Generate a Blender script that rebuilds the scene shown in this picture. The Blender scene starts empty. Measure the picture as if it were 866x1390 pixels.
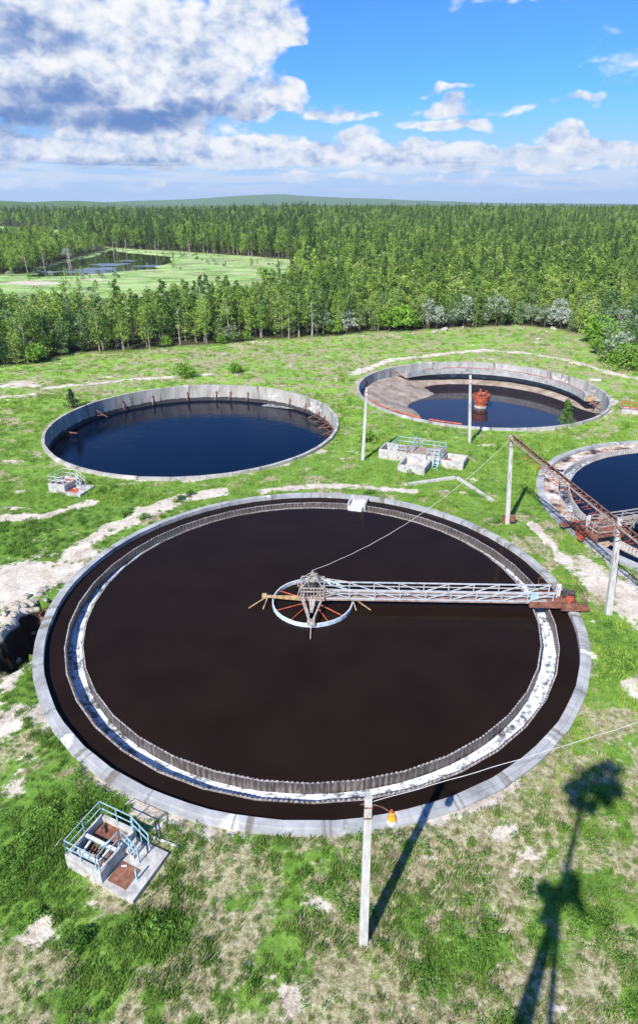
import bpy, math, random
import numpy as np
from mathutils import Vector, Matrix
R_ = math.radians
random.seed(7); rng = np.random.default_rng(11)
C = bpy.context.scene.collection
scene = bpy.context.scene

# ------------------------------------------------------------------ camera model (for reading positions off the ground plane)
CAM_H = 28.3; FOC = 867.0; PITCH = math.atan(373 / 867.0)
cP, sP = math.cos(PITCH), math.sin(PITCH)
def P(x, y, z=0.0):
    dx = (x - 433) / FOC; dy = -(y - 650) / FOC
    d = (dx, cP + dy * sP, -sP + dy * cP); t = (z - CAM_H) / d[2]
    return Vector((d[0] * t, d[1] * t, z))

# ------------------------------------------------------------------ helpers
def tag(o, label=None, cat=None, group=None, kind=None):
    if label: o['label'] = label
    if cat: o['category'] = cat
    if group: o['group'] = group
    if kind: o['kind'] = kind
    return o
def empty(name, loc=(0, 0, 0), rz=0.0, label=None, cat=None, group=None):
    o = bpy.data.objects.new(name, None); C.objects.link(o)
    o.location = loc; o.rotation_euler = (0, 0, rz); o.empty_display_size = .3
    return tag(o, label, cat, group)

class MB:
    def __init__(s): s.v = []; s.f = []; s.uv = {}
    def add(s, vs, fs):
        b = len(s.v); s.v += [tuple(v) for v in vs]; s.f += [tuple(b + i for i in f) for f in fs]
    def box(s, c, d, rz=0.0, M=None):
        x, y, z = d[0] / 2, d[1] / 2, d[2] / 2
        vs = [Vector((i, j, k)) for i in (-x, x) for j in (-y, y) for k in (-z, z)]
        if rz: vs = [Matrix.Rotation(rz, 3, 'Z') @ v for v in vs]
        if M is not None: vs = [M @ v for v in vs]
        s.add([v + Vector(c) for v in vs], [(0, 1, 3, 2), (4, 6, 7, 5), (0, 4, 5, 1), (2, 3, 7, 6), (0, 2, 6, 4), (1, 5, 7, 3)])
    def b2(s, a, b): # box from two corners
        s.box([(a[i] + b[i]) / 2 for i in range(3)], [abs(b[i] - a[i]) for i in range(3)])
    def bar(s, p, q, w, h=None, up=(0, 0, 1), w2=None):
        h = h or w; p = Vector(p); q = Vector(q); d = (q - p)
        if d.length < 1e-6: return
        d.normalize(); u = Vector(up)
        if abs(d.dot(u)) > .98: u = Vector((0, 1, 0))
        x = d.cross(u).normalized(); y = x.cross(d).normalized(); k = (w2 or w) / w
        vs = []
        for c, m in ((p, 1), (q, k)):
            for i, j in ((-1, -1), (1, -1), (1, 1), (-1, 1)): vs.append(c + x * i * w / 2 * m + y * j * h / 2 * m)
        s.add(vs, [(0, 3, 2, 1), (4, 5, 6, 7), (0, 1, 5, 4), (1, 2, 6, 5), (2, 3, 7, 6), (3, 0, 4, 7)])
    def tube(s, pts, r, n=6, r2=None, cap=True):
        pts = [Vector(p) for p in pts]; m = len(pts); b = len(s.v); vs = []
        for i, p in enumerate(pts):
            d = (pts[min(i + 1, m - 1)] - pts[max(i - 1, 0)]).normalized()
            u = Vector((0, 0, 1)) if abs(d.z) < .95 else Vector((0, 1, 0))
            x = d.cross(u).normalized(); y = x.cross(d)
            if isinstance(r, (list, tuple)): rr = r[i]
            else: rr = r + ((r2 if r2 is not None else r) - r) * i / max(1, m - 1)
            for k in range(n):
                a = 2 * math.pi * k / n; vs.append(p + (x * math.cos(a) + y * math.sin(a)) * rr)
        fs = [(i * n + k, i * n + (k + 1) % n, (i + 1) * n + (k + 1) % n, (i + 1) * n + k) for i in range(m - 1) for k in range(n)]
        if cap: fs += [tuple(range(n - 1, -1, -1)), tuple((m - 1) * n + k for k in range(n))]
        s.add(vs, fs)
    def build(s, name, m, parent=None, smooth=False, uv=None):
        me = bpy.data.meshes.new(name); me.from_pydata(s.v, [], s.f)
        if smooth: me.polygons.foreach_set('use_smooth', [True] * len(me.polygons))
        if uv:
            l = me.uv_layers.new(name='UVMap')
            for lp in me.loops: l.data[lp.index].uv = uv[lp.vertex_index]
        me.materials.append(m); me.update()
        o = bpy.data.objects.new(name, me); C.objects.link(o)
        if parent is not None: o.parent = parent
        return o

def lathe(name, prof, m, parent=None, seg=96, a0=0.0, a1=2 * math.pi, wob=0.0, smooth=False, closed=True, seed=1):
    """ring surface from a closed (r,z) profile, cut cleanly with uv = (arc length, height)"""
    full = abs(a1 - a0 - 2 * math.pi) < 1e-6; n = seg if full else seg + 1
    rr = random.Random(seed); v = []; uv = []; f = []; k = len(prof)
    for i in range(n):
        a = a0 + (a1 - a0) * i / seg; j = rr.uniform(-wob, wob); jz = rr.uniform(-wob, wob) * .5
        for (r, z) in prof:
            v.append(((r + j) * math.cos(a), (r + j) * math.sin(a), z + jz)); uv.append((a * 18.0, z + r * .5))
    kk = k if closed else k - 1
    for i in range(seg):
        i2 = (i + 1) % n
        for j in range(kk):
            j2 = (j + 1) % k; f.append((i * k + j, i2 * k + j, i2 * k + j2, i * k + j2))
    if not full and closed:
        f.append(tuple(range(k))); f.append(tuple((n - 1) * k + j for j in range(k - 1, -1, -1)))
    me = bpy.data.meshes.new(name); me.from_pydata(v, [], f)
    l = me.uv_layers.new(name='UVMap'); vi = np.empty(len(me.loops), np.int32); me.loops.foreach_get('vertex_index', vi)
    l.data.foreach_set('uv', np.array(uv, np.float32)[vi].ravel())
    # recalc normals
    import bmesh
    bm = bmesh.new(); bm.from_mesh(me); bmesh.ops.recalc_face_normals(bm, faces=bm.faces); bm.to_mesh(me); bm.free()
    if smooth: me.polygons.foreach_set('use_smooth', [True] * len(me.polygons))
    me.materials.append(m)
    o = bpy.data.objects.new(name, me); C.objects.link(o)
    if parent is not None: o.parent = parent
    return o
def disc(name, r, z, m, loc, seg=96, r0=0.0):
    v = []; f = []
    if r0 == 0:
        v = [(0, 0, z)] + [(r * math.cos(2 * math.pi * i / seg), r * math.sin(2 * math.pi * i / seg), z) for i in range(seg)]
        f = [(0, 1 + i, 1 + (i + 1) % seg) for i in range(seg)]
    else:
        for i in range(seg):
            a = 2 * math.pi * i / seg
            v += [(r0 * math.cos(a), r0 * math.sin(a), z), (r * math.cos(a), r * math.sin(a), z)]
        f = [(2 * i, 2 * i + 1, (2 * i + 3) % (2 * seg), (2 * i + 2) % (2 * seg)) for i in range(seg)]
    me = bpy.data.meshes.new(name); me.from_pydata(v, [], f); me.materials.append(m)
    o = bpy.data.objects.new(name, me); C.objects.link(o); o.location = loc
    return o

# ------------------------------------------------------------------ material helpers
def new_mat(name):
    m = bpy.data.materials.new(name); m.use_nodes = True; nt = m.node_tree
    return m, nt, nt.nodes['Principled BSDF']
def nd(nt, t, **kw):
    n = nt.nodes.new(t)
    for k, v in kw.items():
        if k in n.inputs.keys(): n.inputs[k].default_value = v
        else: setattr(n, k, v)
    return n
def col(c): return (c[0], c[1], c[2], 1.0)
def noise(nt, vec, scale, detail=4, rough=.55, w=0):
    n = nt.nodes.new('ShaderNodeTexNoise'); n.inputs['Scale'].default_value = scale; n.inputs['Detail'].default_value = detail
    n.inputs['Roughness'].default_value = rough
    if vec is not None: nt.links.new(vec, n.inputs['Vector'])
    return n.outputs['Fac']
def ramp(nt, fac, stops, interp='LINEAR'):
    r = nt.nodes.new('ShaderNodeValToRGB'); r.color_ramp.interpolation = interp
    while len(r.color_ramp.elements) < len(stops): r.color_ramp.elements.new(.5)
    for e, (p, c) in zip(r.color_ramp.elements, stops): e.position = p; e.color = col(c) if len(c) == 3 else c
    nt.links.new(fac, r.inputs['Fac']); return r.outputs['Color']
def mixc(nt, fac, a, b):
    m = nt.nodes.new('ShaderNodeMix'); m.data_type = 'RGBA'
    if isinstance(fac, (int, float)): m.inputs[0].default_value = fac
    else: nt.links.new(fac, m.inputs[0])
    for s_, v in ((6, a), (7, b)):
        if isinstance(v, tuple): m.inputs[s_].default_value = col(v)
        else: nt.links.new(v, m.inputs[s_])
    return m.outputs[2]
def math_(nt, op, a, b=None, c=None, clamp=False):
    m = nt.nodes.new('ShaderNodeMath'); m.operation = op; m.use_clamp = clamp
    for i, v in enumerate((a, b, c)):
        if v is None: continue
        if isinstance(v, (int, float)): m.inputs[i].default_value = v
        else: nt.links.new(v, m.inputs[i])
    return m.outputs[0]
def maprange(nt, v, a, b, c=0., d=1., smooth=True):
    m = nt.nodes.new('ShaderNodeMapRange'); m.interpolation_type = 'SMOOTHSTEP' if smooth else 'LINEAR'
    nt.links.new(v, m.inputs[0]); m.inputs[1].default_value = a; m.inputs[2].default_value = b; m.inputs[3].default_value = c; m.inputs[4].default_value = d
    return m.outputs[0]
def ocoord(nt): return nt.nodes.new('ShaderNodeTexCoord').outputs['Object']
def gpos(nt): return nt.nodes.new('ShaderNodeNewGeometry').outputs['Position']
def scaled(nt, vec, s):
    m = nt.nodes.new('ShaderNodeMapping'); m.inputs['Scale'].default_value = s; nt.links.new(vec, m.inputs['Vector']); return m.outputs[0]
def bump(nt, b, h, strength, dist=.05):
    n = nt.nodes.new('ShaderNodeBump'); n.inputs['Strength'].default_value = strength; n.inputs['Distance'].default_value = dist
    nt.links.new(h, n.inputs['Height']); nt.links.new(n.outputs[0], b.inputs['Normal'])

def mottled(name, stops, scale=2.0, rough=.85, detail=6, metal=0.0, bmp=.3, stain=None, stain_scale=.7, stain_lo=.5, stretch=(1, 1, 1), spec=.3):
    m, nt, b = new_mat(name); v = scaled(nt, ocoord(nt), stretch)
    n = noise(nt, v, scale, detail, .62); c = ramp(nt, n, stops)
    if stain:
        s_ = noise(nt, v, stain_scale, 5, .6); k = maprange(nt, s_, stain_lo, stain_lo + .12); c = mixc(nt, k, c, stain)
    nt.links.new(c, b.inputs['Base Color']); b.inputs['Roughness'].default_value = rough; b.inputs['Metallic'].default_value = metal
    b.inputs['Specular IOR Level'].default_value = spec
    if bmp: bump(nt, b, noise(nt, v, scale * 5, 3), bmp, .02)
    return m

M = {}
M['concrete'] = mottled('weathered_concrete', [(.3, (.21, .205, .195)), (.5, (.33, .325, .31)), (.7, (.44, .43, .41))], 1.1, stain=(.17, .155, .13), stain_scale=.6, stain_lo=.6)
M['rim'] = mottled('rim_concrete', [(.3, (.27, .275, .28)), (.5, (.40, .41, .42)), (.72, (.52, .53, .54))], .8, stain=(.22, .20, .17), stain_scale=.45, stain_lo=.61)
M['old_concrete'] = mottled('old_concrete', [(.3, (.24, .22, .20)), (.5, (.42, .40, .37)), (.7, (.56, .54, .51))], 2.3, stain=(.26, .12, .06), stain_scale=1.3, stain_lo=.6)
M['pole'] = mottled('pole_concrete', [(.3, (.34, .32, .29)), (.5, (.48, .46, .43)), (.72, (.60, .58, .55))], 2.2, stain=(.27, .24, .2), stain_scale=1.2, stain_lo=.57, stretch=(3, 3, .5))
M['rust'] = mottled('rusty_steel', [(.3, (.075, .035, .025)), (.5, (.19, .085, .055)), (.7, (.32, .18, .13))], 3.5, rough=.8, stain=(.36, .27, .22), stain_scale=2.0, stain_lo=.6)
M['rust_deck'] = mottled('rusty_deck_planks', [(.3, (.15, .085, .065)), (.5, (.30, .20, .16)), (.7, (.42, .33, .28))], 2.5, rough=.85, stain=(.33, .28, .25), stain_scale=1.4, stain_lo=.53, stretch=(1, 3, 1))
M['rust_red'] = mottled('red_oxide_paint', [(.3, (.20, .035, .015)), (.5, (.42, .085, .04)), (.7, (.52, .17, .09))], 2.2, rough=.7, stain=(.16, .08, .05), stain_scale=1.2, stain_lo=.58)
M['rust_plate'] = mottled('brown_steel_plate', [(.3, (.10, .035, .02)), (.5, (.20, .08, .05)), (.7, (.30, .15, .10))], 2.5, rough=.75)
M['ochre'] = mottled('ochre_rust_beam', [(.3, (.2, .09, .04)), (.5, (.42, .27, .13)), (.7, (.52, .42, .26))], 3, rough=.8)
M['paint_grey'] = mottled('pale_grey_painted_steel', [(.3, (.28, .29, .30)), (.5, (.43, .45, .46)), (.75, (.54, .57, .58))], 3, rough=.5, stain=(.30, .17, .11), stain_scale=2.4, stain_lo=.63)
M['paint_cream'] = mottled('cream_painted_steel', [(.3, (.20, .16, .13)), (.5, (.36, .32, .28)), (.7, (.48, .45, .40))], 4, rough=.6, stain=(.22, .1, .06), stain_scale=3, stain_lo=.56)
M['paint_blue'] = mottled('pale_blue_painted_steel', [(.35, (.20, .34, .38)), (.55, (.33, .50, .55)), (.75, (.46, .60, .64))], 4, rough=.55, stain=(.25, .13, .08), stain_scale=3.0, stain_lo=.66)
M['paint_white'] = mottled('white_painted_steel', [(.35, (.45, .45, .42)), (.55, (.62, .62, .6)), (.75, (.72, .72, .7))], 4, rough=.55, stain=(.3, .2, .14), stain_scale=3.0, stain_lo=.66)
M['band'] = mottled('galvanised_band', [(.3, (.36, .42, .48)), (.5, (.5, .56, .62)), (.7, (.6, .66, .71))], 2, rough=.45, stain=(.3, .2, .15), stain_scale=1.5, stain_lo=.66)
M['dark'] = mottled('dark_machinery', [(.3, (.03, .03, .03)), (.7, (.09, .08, .075))], 4, rough=.6)
M['wet_wood'] = mottled('dark_wet_grime', [(.3, (.02, .015, .012)), (.7, (.06, .045, .035))], 3, rough=.6)
M['wire'] = mottled('weathered_cable', [(.3, (.38, .36, .33)), (.7, (.55, .53, .5))], 2, rough=.7, bmp=0)
M['orange'] = mottled('orange_enamel', [(.3, (.62, .22, .02)), (.7, (.8, .36, .04))], 3, rough=.35, bmp=0, spec=.5)
M['soil'] = mottled('rubble_soil', [(.3, (.10, .08, .06)), (.5, (.26, .22, .17)), (.7, (.42, .38, .32))], 1.5)
M['stone'] = mottled('pale_rubble', [(.3, (.18, .15, .12)), (.5, (.34, .30, .25)), (.7, (.5, .46, .40))], 3.5)
def glass_mat():
    m, nt, b = new_mat('frosted_lamp_glass'); b.inputs['Base Color'].default_value = (.75, .78, .82, 1); b.inputs['Roughness'].default_value = .12
    b.inputs['Specular IOR Level'].default_value = .6; b.inputs['Transmission Weight'].default_value = .25; return m
M['glass'] = glass_mat()

def wall_mat(name, stops, seam=2.0, wetz=None, dark=(.03, .028, .03)):
    """precast tank wall: panel seams, drips and a tide line, in (arc, height) coordinates"""
    m, nt, b = new_mat(name); uv = nt.nodes.new('ShaderNodeUVMap').outputs[0]
    o = ocoord(nt); n = noise(nt, scaled(nt, o, (1, 1, .35)), .55, 7, .65); c = ramp(nt, n, stops)
    d = noise(nt, scaled(nt, uv, (1.1, .16, 1)), 1.0, 5, .6); c = mixc(nt, maprange(nt, d, .56, .68), c, (.17, .15, .12))
    d2 = noise(nt, scaled(nt, uv, (.5, .6, 1)), 1.0, 3, .5); c = mixc(nt, maprange(nt, d2, .62, .66, 0, .8), c, (.62, .6, .56))
    sx = nt.nodes.new('ShaderNodeSeparateXYZ'); nt.links.new(uv, sx.inputs[0])
    fr = math_(nt, 'FRACT', math_(nt, 'DIVIDE', sx.outputs[0], seam)); se = maprange(nt, math_(nt, 'ABSOLUTE', math_(nt, 'SUBTRACT', fr, .5)), .0, .025, .6, 0.)
    c = mixc(nt, se, c, (.12, .11, .10))
    so = nt.nodes.new('ShaderNodeSeparateXYZ'); nt.links.new(o, so.inputs[0])
    if wetz is not None:
        wob_ = math_(nt, 'MULTIPLY_ADD', noise(nt, o, .8, 4), .5, so.outputs[2])
        k = maprange(nt, wob_, wetz + .32, wetz + .22, 0, .93); c = mixc(nt, k, c, dark)
    nt.links.new(c, b.inputs['Base Color']); b.inputs['Roughness'].default_value = .85; b.inputs['Specular IOR Level'].default_value = .25
    bump(nt, b, noise(nt, o, 6, 4), .35, .03); return m
M['wall_plain'] = wall_mat('tank_wall_plain', [(.3, (.25, .235, .205)), (.5, (.38, .36, .32)), (.7, (.50, .475, .43))], 2.2, wetz=-1.75)
M['wall_dry'] = wall_mat('tank_wall_dry', [(.3, (.25, .24, .22)), (.5, (.37, .355, .33)), (.7, (.47, .455, .43))], 2.2, wetz=-3.3, dark=(.07, .06, .05))
M['wall_full'] = wall_mat('tank_wall_full', [(.3, (.20, .20, .20)), (.5, (.34, .34, .335)), (.7, (.46, .46, .45))], 4.4, wetz=-.35)

def weir_wall_mat(name, drk, pale, lo=.5):
    m, nt, b = new_mat(name); uv = nt.nodes.new('ShaderNodeUVMap').outputs[0]
    a = noise(nt, scaled(nt, uv, (9.0, .7, 1)), 1.0, 6, .75); big = noise(nt, scaled(nt, uv, (.35, .2, 1)), 1.0, 2)
    sx = nt.nodes.new('ShaderNodeSeparateXYZ'); nt.links.new(uv, sx.inputs[0])
    fr = math_(nt, 'FRACT', math_(nt, 'MULTIPLY', sx.outputs[0], 2.7)); tooth = math_(nt, 'MULTIPLY', math_(nt, 'ABSOLUTE', math_(nt, 'SUBTRACT', fr, .5)), .22)
    k = maprange(nt, math_(nt, 'ADD', math_(nt, 'ADD', a, tooth), math_(nt, 'MULTIPLY', big, .12)), lo + .02, lo + .3)
    c = mixc(nt, k, drk, pale); nt.links.new(c, b.inputs['Base Color']); b.inputs['Roughness'].default_value = .45
    bump(nt, b, a, .5, .05); return m
M['weir_wall'] = weir_wall_mat('overflowing_weir_wall', (.045, .035, .03), (.27, .235, .215), .53)
M['weir_wall_pale'] = weir_wall_mat('sunbleached_weir_wall', (.16, .12, .09), (.58, .55, .5), .42)
M['weir_plate'] = mottled('toothed_weir_plate', [(.35, (.16, .12, .10)), (.6, (.42, .39, .36))], 5, rough=.5)

def water_mat(name, base, rough=.04, bscale=.5, bstr=.08, spec=.5, scum=None, scum_lo=.62):
    m, nt, b = new_mat(name); p = gpos(nt)
    c = ramp(nt, noise(nt, p, .25, 3), [(.3, base), (.7, tuple(x * 1.35 for x in base))])
    if scum:
        s1 = noise(nt, scaled(nt, p, (1, 1, 1)), .9, 7, .68); k = maprange(nt, s1, scum_lo, scum_lo + .1); c = mixc(nt, k, c, scum)
        nt.links.new(maprange(nt, s1, scum_lo, scum_lo + .1, rough, .8), b.inputs['Roughness'])
    else: b.inputs['Roughness'].default_value = rough
    nt.links.new(c, b.inputs['Base Color']); b.inputs['IOR'].default_value = 1.33; b.inputs['Specular IOR Level'].default_value = spec
    h = math_(nt, 'ADD', noise(nt, p, bscale, 3, .5), math_(nt, 'MULTIPLY', noise(nt, scaled(nt, p, (1, 1.8, 1)), bscale * 7, 3, .6), .25))
    bump(nt, b, h, bstr, .25); return m
M['water_brown'] = water_mat('dark_brown_effluent', (.0115, .0068, .0050), bstr=.05, spec=.09)
M['water_blue'] = water_mat('still_dark_water', (.0004, .0024, .011), rough=.03, bstr=.10, bscale=.9, spec=.27)
M['water_grey'] = water_mat('shallow_grey_water', (.020, .017, .022), rough=.03, bstr=.02, spec=.5)
M['water_navy'] = water_mat('navy_effluent', (.0015, .003, .010), rough=.05, bstr=.08, spec=.33, scum=(.16, .17, .2), scum_lo=.71)
M['water_lake'] = water_mat('lake_water', (.012, .014, .012), rough=.03, bstr=.05, bscale=.25, spec=.5)

def foam_mat(name, pale, drk, lo, hi):
    m, nt, b = new_mat(name); uv = nt.nodes.new('ShaderNodeUVMap').outputs[0]; o = ocoord(nt)
    a = noise(nt, scaled(nt, o, (1, 1, 1)), 1.7, 8, .7); a2 = noise(nt, scaled(nt, uv, (.7, 5, 1)), 1.0, 6, .65); z = noise(nt, o, .22, 2)
    s_ = math_(nt, 'ADD', math_(nt, 'MULTIPLY', a, .5), math_(nt, 'ADD', math_(nt, 'MULTIPLY', a2, .4), math_(nt, 'MULTIPLY', z, .25)))
    k = maprange(nt, s_, lo, hi); c = mixc(nt, k, pale, drk)
    c = mixc(nt, maprange(nt, noise(nt, o, 3.1, 4), .45, .75), c, tuple(x * .72 for x in pale))
    nt.links.new(c, b.inputs['Base Color']); b.inputs['Roughness'].default_value = .6; bump(nt, b, a, .9, .12); return m
M['foam'] = foam_mat('white_launder_foam', (.74, .77, .81), (.10, .09, .09), .555, .65)
M['foam_sparse'] = foam_mat('thin_launder_foam', (.6, .64, .72), (.008, .01, .018), .50, .60)
def sludge_mat():
    m, nt, b = new_mat('dried_sludge'); o = ocoord(nt); n = noise(nt, o, .5, 7, .65)
    c = ramp(nt, n, [(.38, (.66, .67, .70)), (.46, (.55, .45, .36)), (.54, (.36, .22, .13)), (.62, (.015, .018, .03))])
    nt.links.new(c, b.inputs['Base Color']); b.inputs['Roughness'].default_value = .5; bump(nt, b, noise(nt, o, 3, 5), .6, .08); return m
M['sludge'] = sludge_mat()

def leaf_mat(name, stops, rough=.6, transl=.35, hs=.06):
    m, nt, b = new_mat(name); oi = nt.nodes.new('ShaderNodeObjectInfo'); o = ocoord(nt)
    v = nt.nodes.new('ShaderNodeVectorMath'); v.operation = 'ADD'; nt.links.new(o, v.inputs[0]); 
    cb = nt.nodes.new('ShaderNodeCombineXYZ'); nt.links.new(math_(nt, 'MULTIPLY', oi.outputs['Random'], 50), cb.inputs[0]); nt.links.new(cb.outputs[0], v.inputs[1])
    f = math_(nt, 'ADD', math_(nt, 'MULTIPLY', noise(nt, v.outputs[0], 1.3, 4, .7), .75), math_(nt, 'MULTIPLY', oi.outputs['Random'], .42))
    f = math_(nt, 'SUBTRACT', f, .07); c = ramp(nt, f, stops)
    nt.links.new(c, b.inputs['Base Color']); b.inputs['Roughness'].default_value = rough; b.inputs['Specular IOR Level'].default_value = .2
    if transl:
        t = nt.nodes.new('ShaderNodeBsdfTranslucent'); nt.links.new(c, t.inputs['Color']); mx = nt.nodes.new('ShaderNodeMixShader'); mx.inputs[0].default_value = transl
        nt.links.new(b.outputs[0], mx.inputs[1]); nt.links.new(t.outputs[0], mx.inputs[2]); nt.links.new(mx.outputs[0], nt.nodes['Material Output'].inputs['Surface'])
    return m
M['leaf_pine'] = leaf_mat('pine_needles', [(.25, (.06, .125, .022)), (.5, (.16, .265, .045)), (.75, (.26, .38, .075))])
M['leaf_birch'] = leaf_mat('birch_leaves', [(.25, (.12, .215, .03)), (.5, (.26, .39, .06)), (.75, (.38, .50, .10))])
M['leaf_aspen'] = leaf_mat('aspen_leaves', [(.25, (.12, .20, .04)), (.5, (.27, .38, .08)), (.75, (.42, .52, .15))])
M['leaf_spruce'] = leaf_mat('spruce_needles', [(.25, (.03, .075, .016)), (.5, (.085, .155, .035)), (.75, (.15, .235, .055))])
M['leaf_silver'] = leaf_mat('silvery_blossoming_leaves', [(.25, (.11, .17, .07)), (.48, (.24, .32, .17)), (.7, (.48, .52, .42))])
M['leaf_bush'] = leaf_mat('bush_leaves', [(.25, (.08, .18, .018)), (.5, (.18, .34, .035)), (.75, (.27, .45, .06))])
M['leaf_willow'] = leaf_mat('willow_leaves', [(.25, (.055, .13, .035)), (.5, (.13, .24, .07)), (.75, (.25, .36, .15))])
M['leaf_dark'] = leaf_mat('dark_shrub_leaves', [(.25, (.012, .04, .012)), (.5, (.03, .085, .02)), (.75, (.06, .14, .03))])
M['grass'] = leaf_mat('grass_blades', [(.25, (.09, .18, .025)), (.5, (.17, .30, .05)), (.75, (.27, .40, .085))])
M['grass_bright'] = leaf_mat('fresh_grass_blades', [(.25, (.17, .31, .04)), (.5, (.27, .42, .065)), (.75, (.38, .51, .10))])
M['straw'] = leaf_mat('dry_grass_blades', [(.25, (.24, .19, .10)), (.5, (.42, .35, .22)), (.75, (.56, .49, .35))])
M['weed'] = leaf_mat('weed_leaves', [(.25, (.065, .16, .022)), (.5, (.13, .27, .035)), (.75, (.21, .37, .06))])
M['bark_pale'] = mottled('pale_bark', [(.35, (.18, .14, .12)), (.5, (.42, .36, .31)), (.7, (.56, .5, .46))], 2, stretch=(1, 1, .4), bmp=0)
M['bark_mid'] = mottled('grey_brown_bark', [(.35, (.10, .075, .06)), (.6, (.24, .19, .16))], 2, bmp=0)
M['bark_dark'] = mottled('dark_bark', [(.35, (.06, .045, .035)), (.6, (.15, .11, .085))], 2, bmp=0)
# ------------------------------------------------------------------ the lie of the land
T1 = (-.49, 41.62, 20.0); T2 = (-17.28, 85.3, 20.05); T3 = (26.32, 102.4, 20.15); T4 = (42.75, 57.94, 20.0)
TANKS = [T1, T2, T3, T4]
def ss(a, b, x):
    t = np.clip((x - a) / (b - a), 0, 1); return t * t * (3 - 2 * t)
_perm = rng.random((256, 256))
def vnoise(x, y, s):
    x = np.asarray(x) * s; y = np.asarray(y) * s; xi = np.floor(x).astype(int); yi = np.floor(y).astype(int); fx = x - xi; fy = y - yi
    fx = fx * fx * (3 - 2 * fx); fy = fy * fy * (3 - 2 * fy)
    g = lambda a, b: _perm[a & 255, b & 255]
    return (g(xi, yi) * (1 - fx) + g(xi + 1, yi) * fx) * (1 - fy) + (g(xi, yi + 1) * (1 - fx) + g(xi + 1, yi + 1) * fx) * fy
def fbm(x, y, s, o=4):
    t = 0; a = .5; n = 0
    for i in range(o): t = t + a * vnoise(np.asarray(x) + 17.3 * i, np.asarray(y) - 9.1 * i, s); n += a; s *= 2.1; a *= .55
    return t / n
def pw(*L): return [tuple(P(*q)[:2]) for q in L]
def inpoly(x, y, poly):
    r = np.zeros(np.shape(x), bool); n = len(poly)
    for i in range(n):
        x1, y1 = poly[i]; x2, y2 = poly[(i + 1) % n]
        if y1 == y2: continue
        k = ((y1 > y) != (y2 > y)) & (x < (x2 - x1) * (y - y1) / (y2 - y1) + x1); r ^= k
    return r
def dline(x, y, pts):
    d = np.full(np.shape(x), 1e9)
    for (x1, y1), (x2, y2) in zip(pts[:-1], pts[1:]):
        vx, vy = x2 - x1, y2 - y1; L = vx * vx + vy * vy + 1e-9
        t = np.clip(((x - x1) * vx + (y - y1) * vy) / L, 0, 1); d = np.minimum(d, np.hypot(x - x1 - t * vx, y - y1 - t * vy))
    return d
def dpoly(x, y, poly): # signed: positive inside
    d = dline(x, y, poly + [poly[0]]); return np.where(inpoly(x, y, poly), d, -d)

EDGE = [(-60, 507), (0, 498), (60, 492), (100, 480), (170, 478), (240, 471), (300, 468), (350, 462), (400, 460), (450, 457), (500, 452), (560, 450), (600, 447), (650, 445), (700, 442), (750, 447), (790, 456), (822, 492), (880, 512), (960, 520)]
FAR_EDGE = [(-60, 311), (0, 311), (93, 317), (95, 325), (130, 336), (240, 341), (350, 350), (425, 357)]
BACK = [(418, 372), (400, 398), (300, 424), (150, 440), (-60, 450)]
FOREST = pw(*EDGE) + [(230, 160), (1000, 1150), (-800, 1150)] + pw(*FAR_EDGE) + pw(*BACK)
ISLET = pw((-60, 374), (0, 373), (45, 371), (58, 362), (95, 352), (128, 344), (148, 338), (90, 332), (0, 331), (-60, 331))
LAKE1 = pw((40, 375), (62, 362), (92, 354), (132, 346), (150, 339), (175, 342), (236, 347), (232, 356), (212, 361), (222, 364), (188, 366), (130, 371), (90, 374))
LAKE2 = [tuple(P(a_, b_, 2.0)[:2]) for a_, b_ in ((-60, 317), (93, 318), (95, 328), (74, 330), (60, 323), (-60, 322.5))]
PATHS = [  # polyline, half width
    (pw((480, 507), (530, 489), (600, 480), (660, 475), (720, 480), (780, 492), (830, 506), (900, 524)), 1.1),
    (pw((60, 527), (140, 520), (200, 514), (285, 508)), .8), (pw((-30, 541), (50, 536)), .8),
    (pw((95, 756), (150, 718), (200, 697), (250, 676), (300, 668)), 1.3), (pw((-40, 708), (60, 702), (125, 682)), .7),
    (pw((722, 712), (770, 765), (800, 785)), .55), (pw((775, 762), (830, 800), (900, 862)), 1.9), (pw((806, 742), (866, 800), (900, 830)), .4),
    (pw((355, 668), (430, 660), (500, 662), (560, 668)), .7), (pw((845, 745), (866, 760)), .3)]
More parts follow.
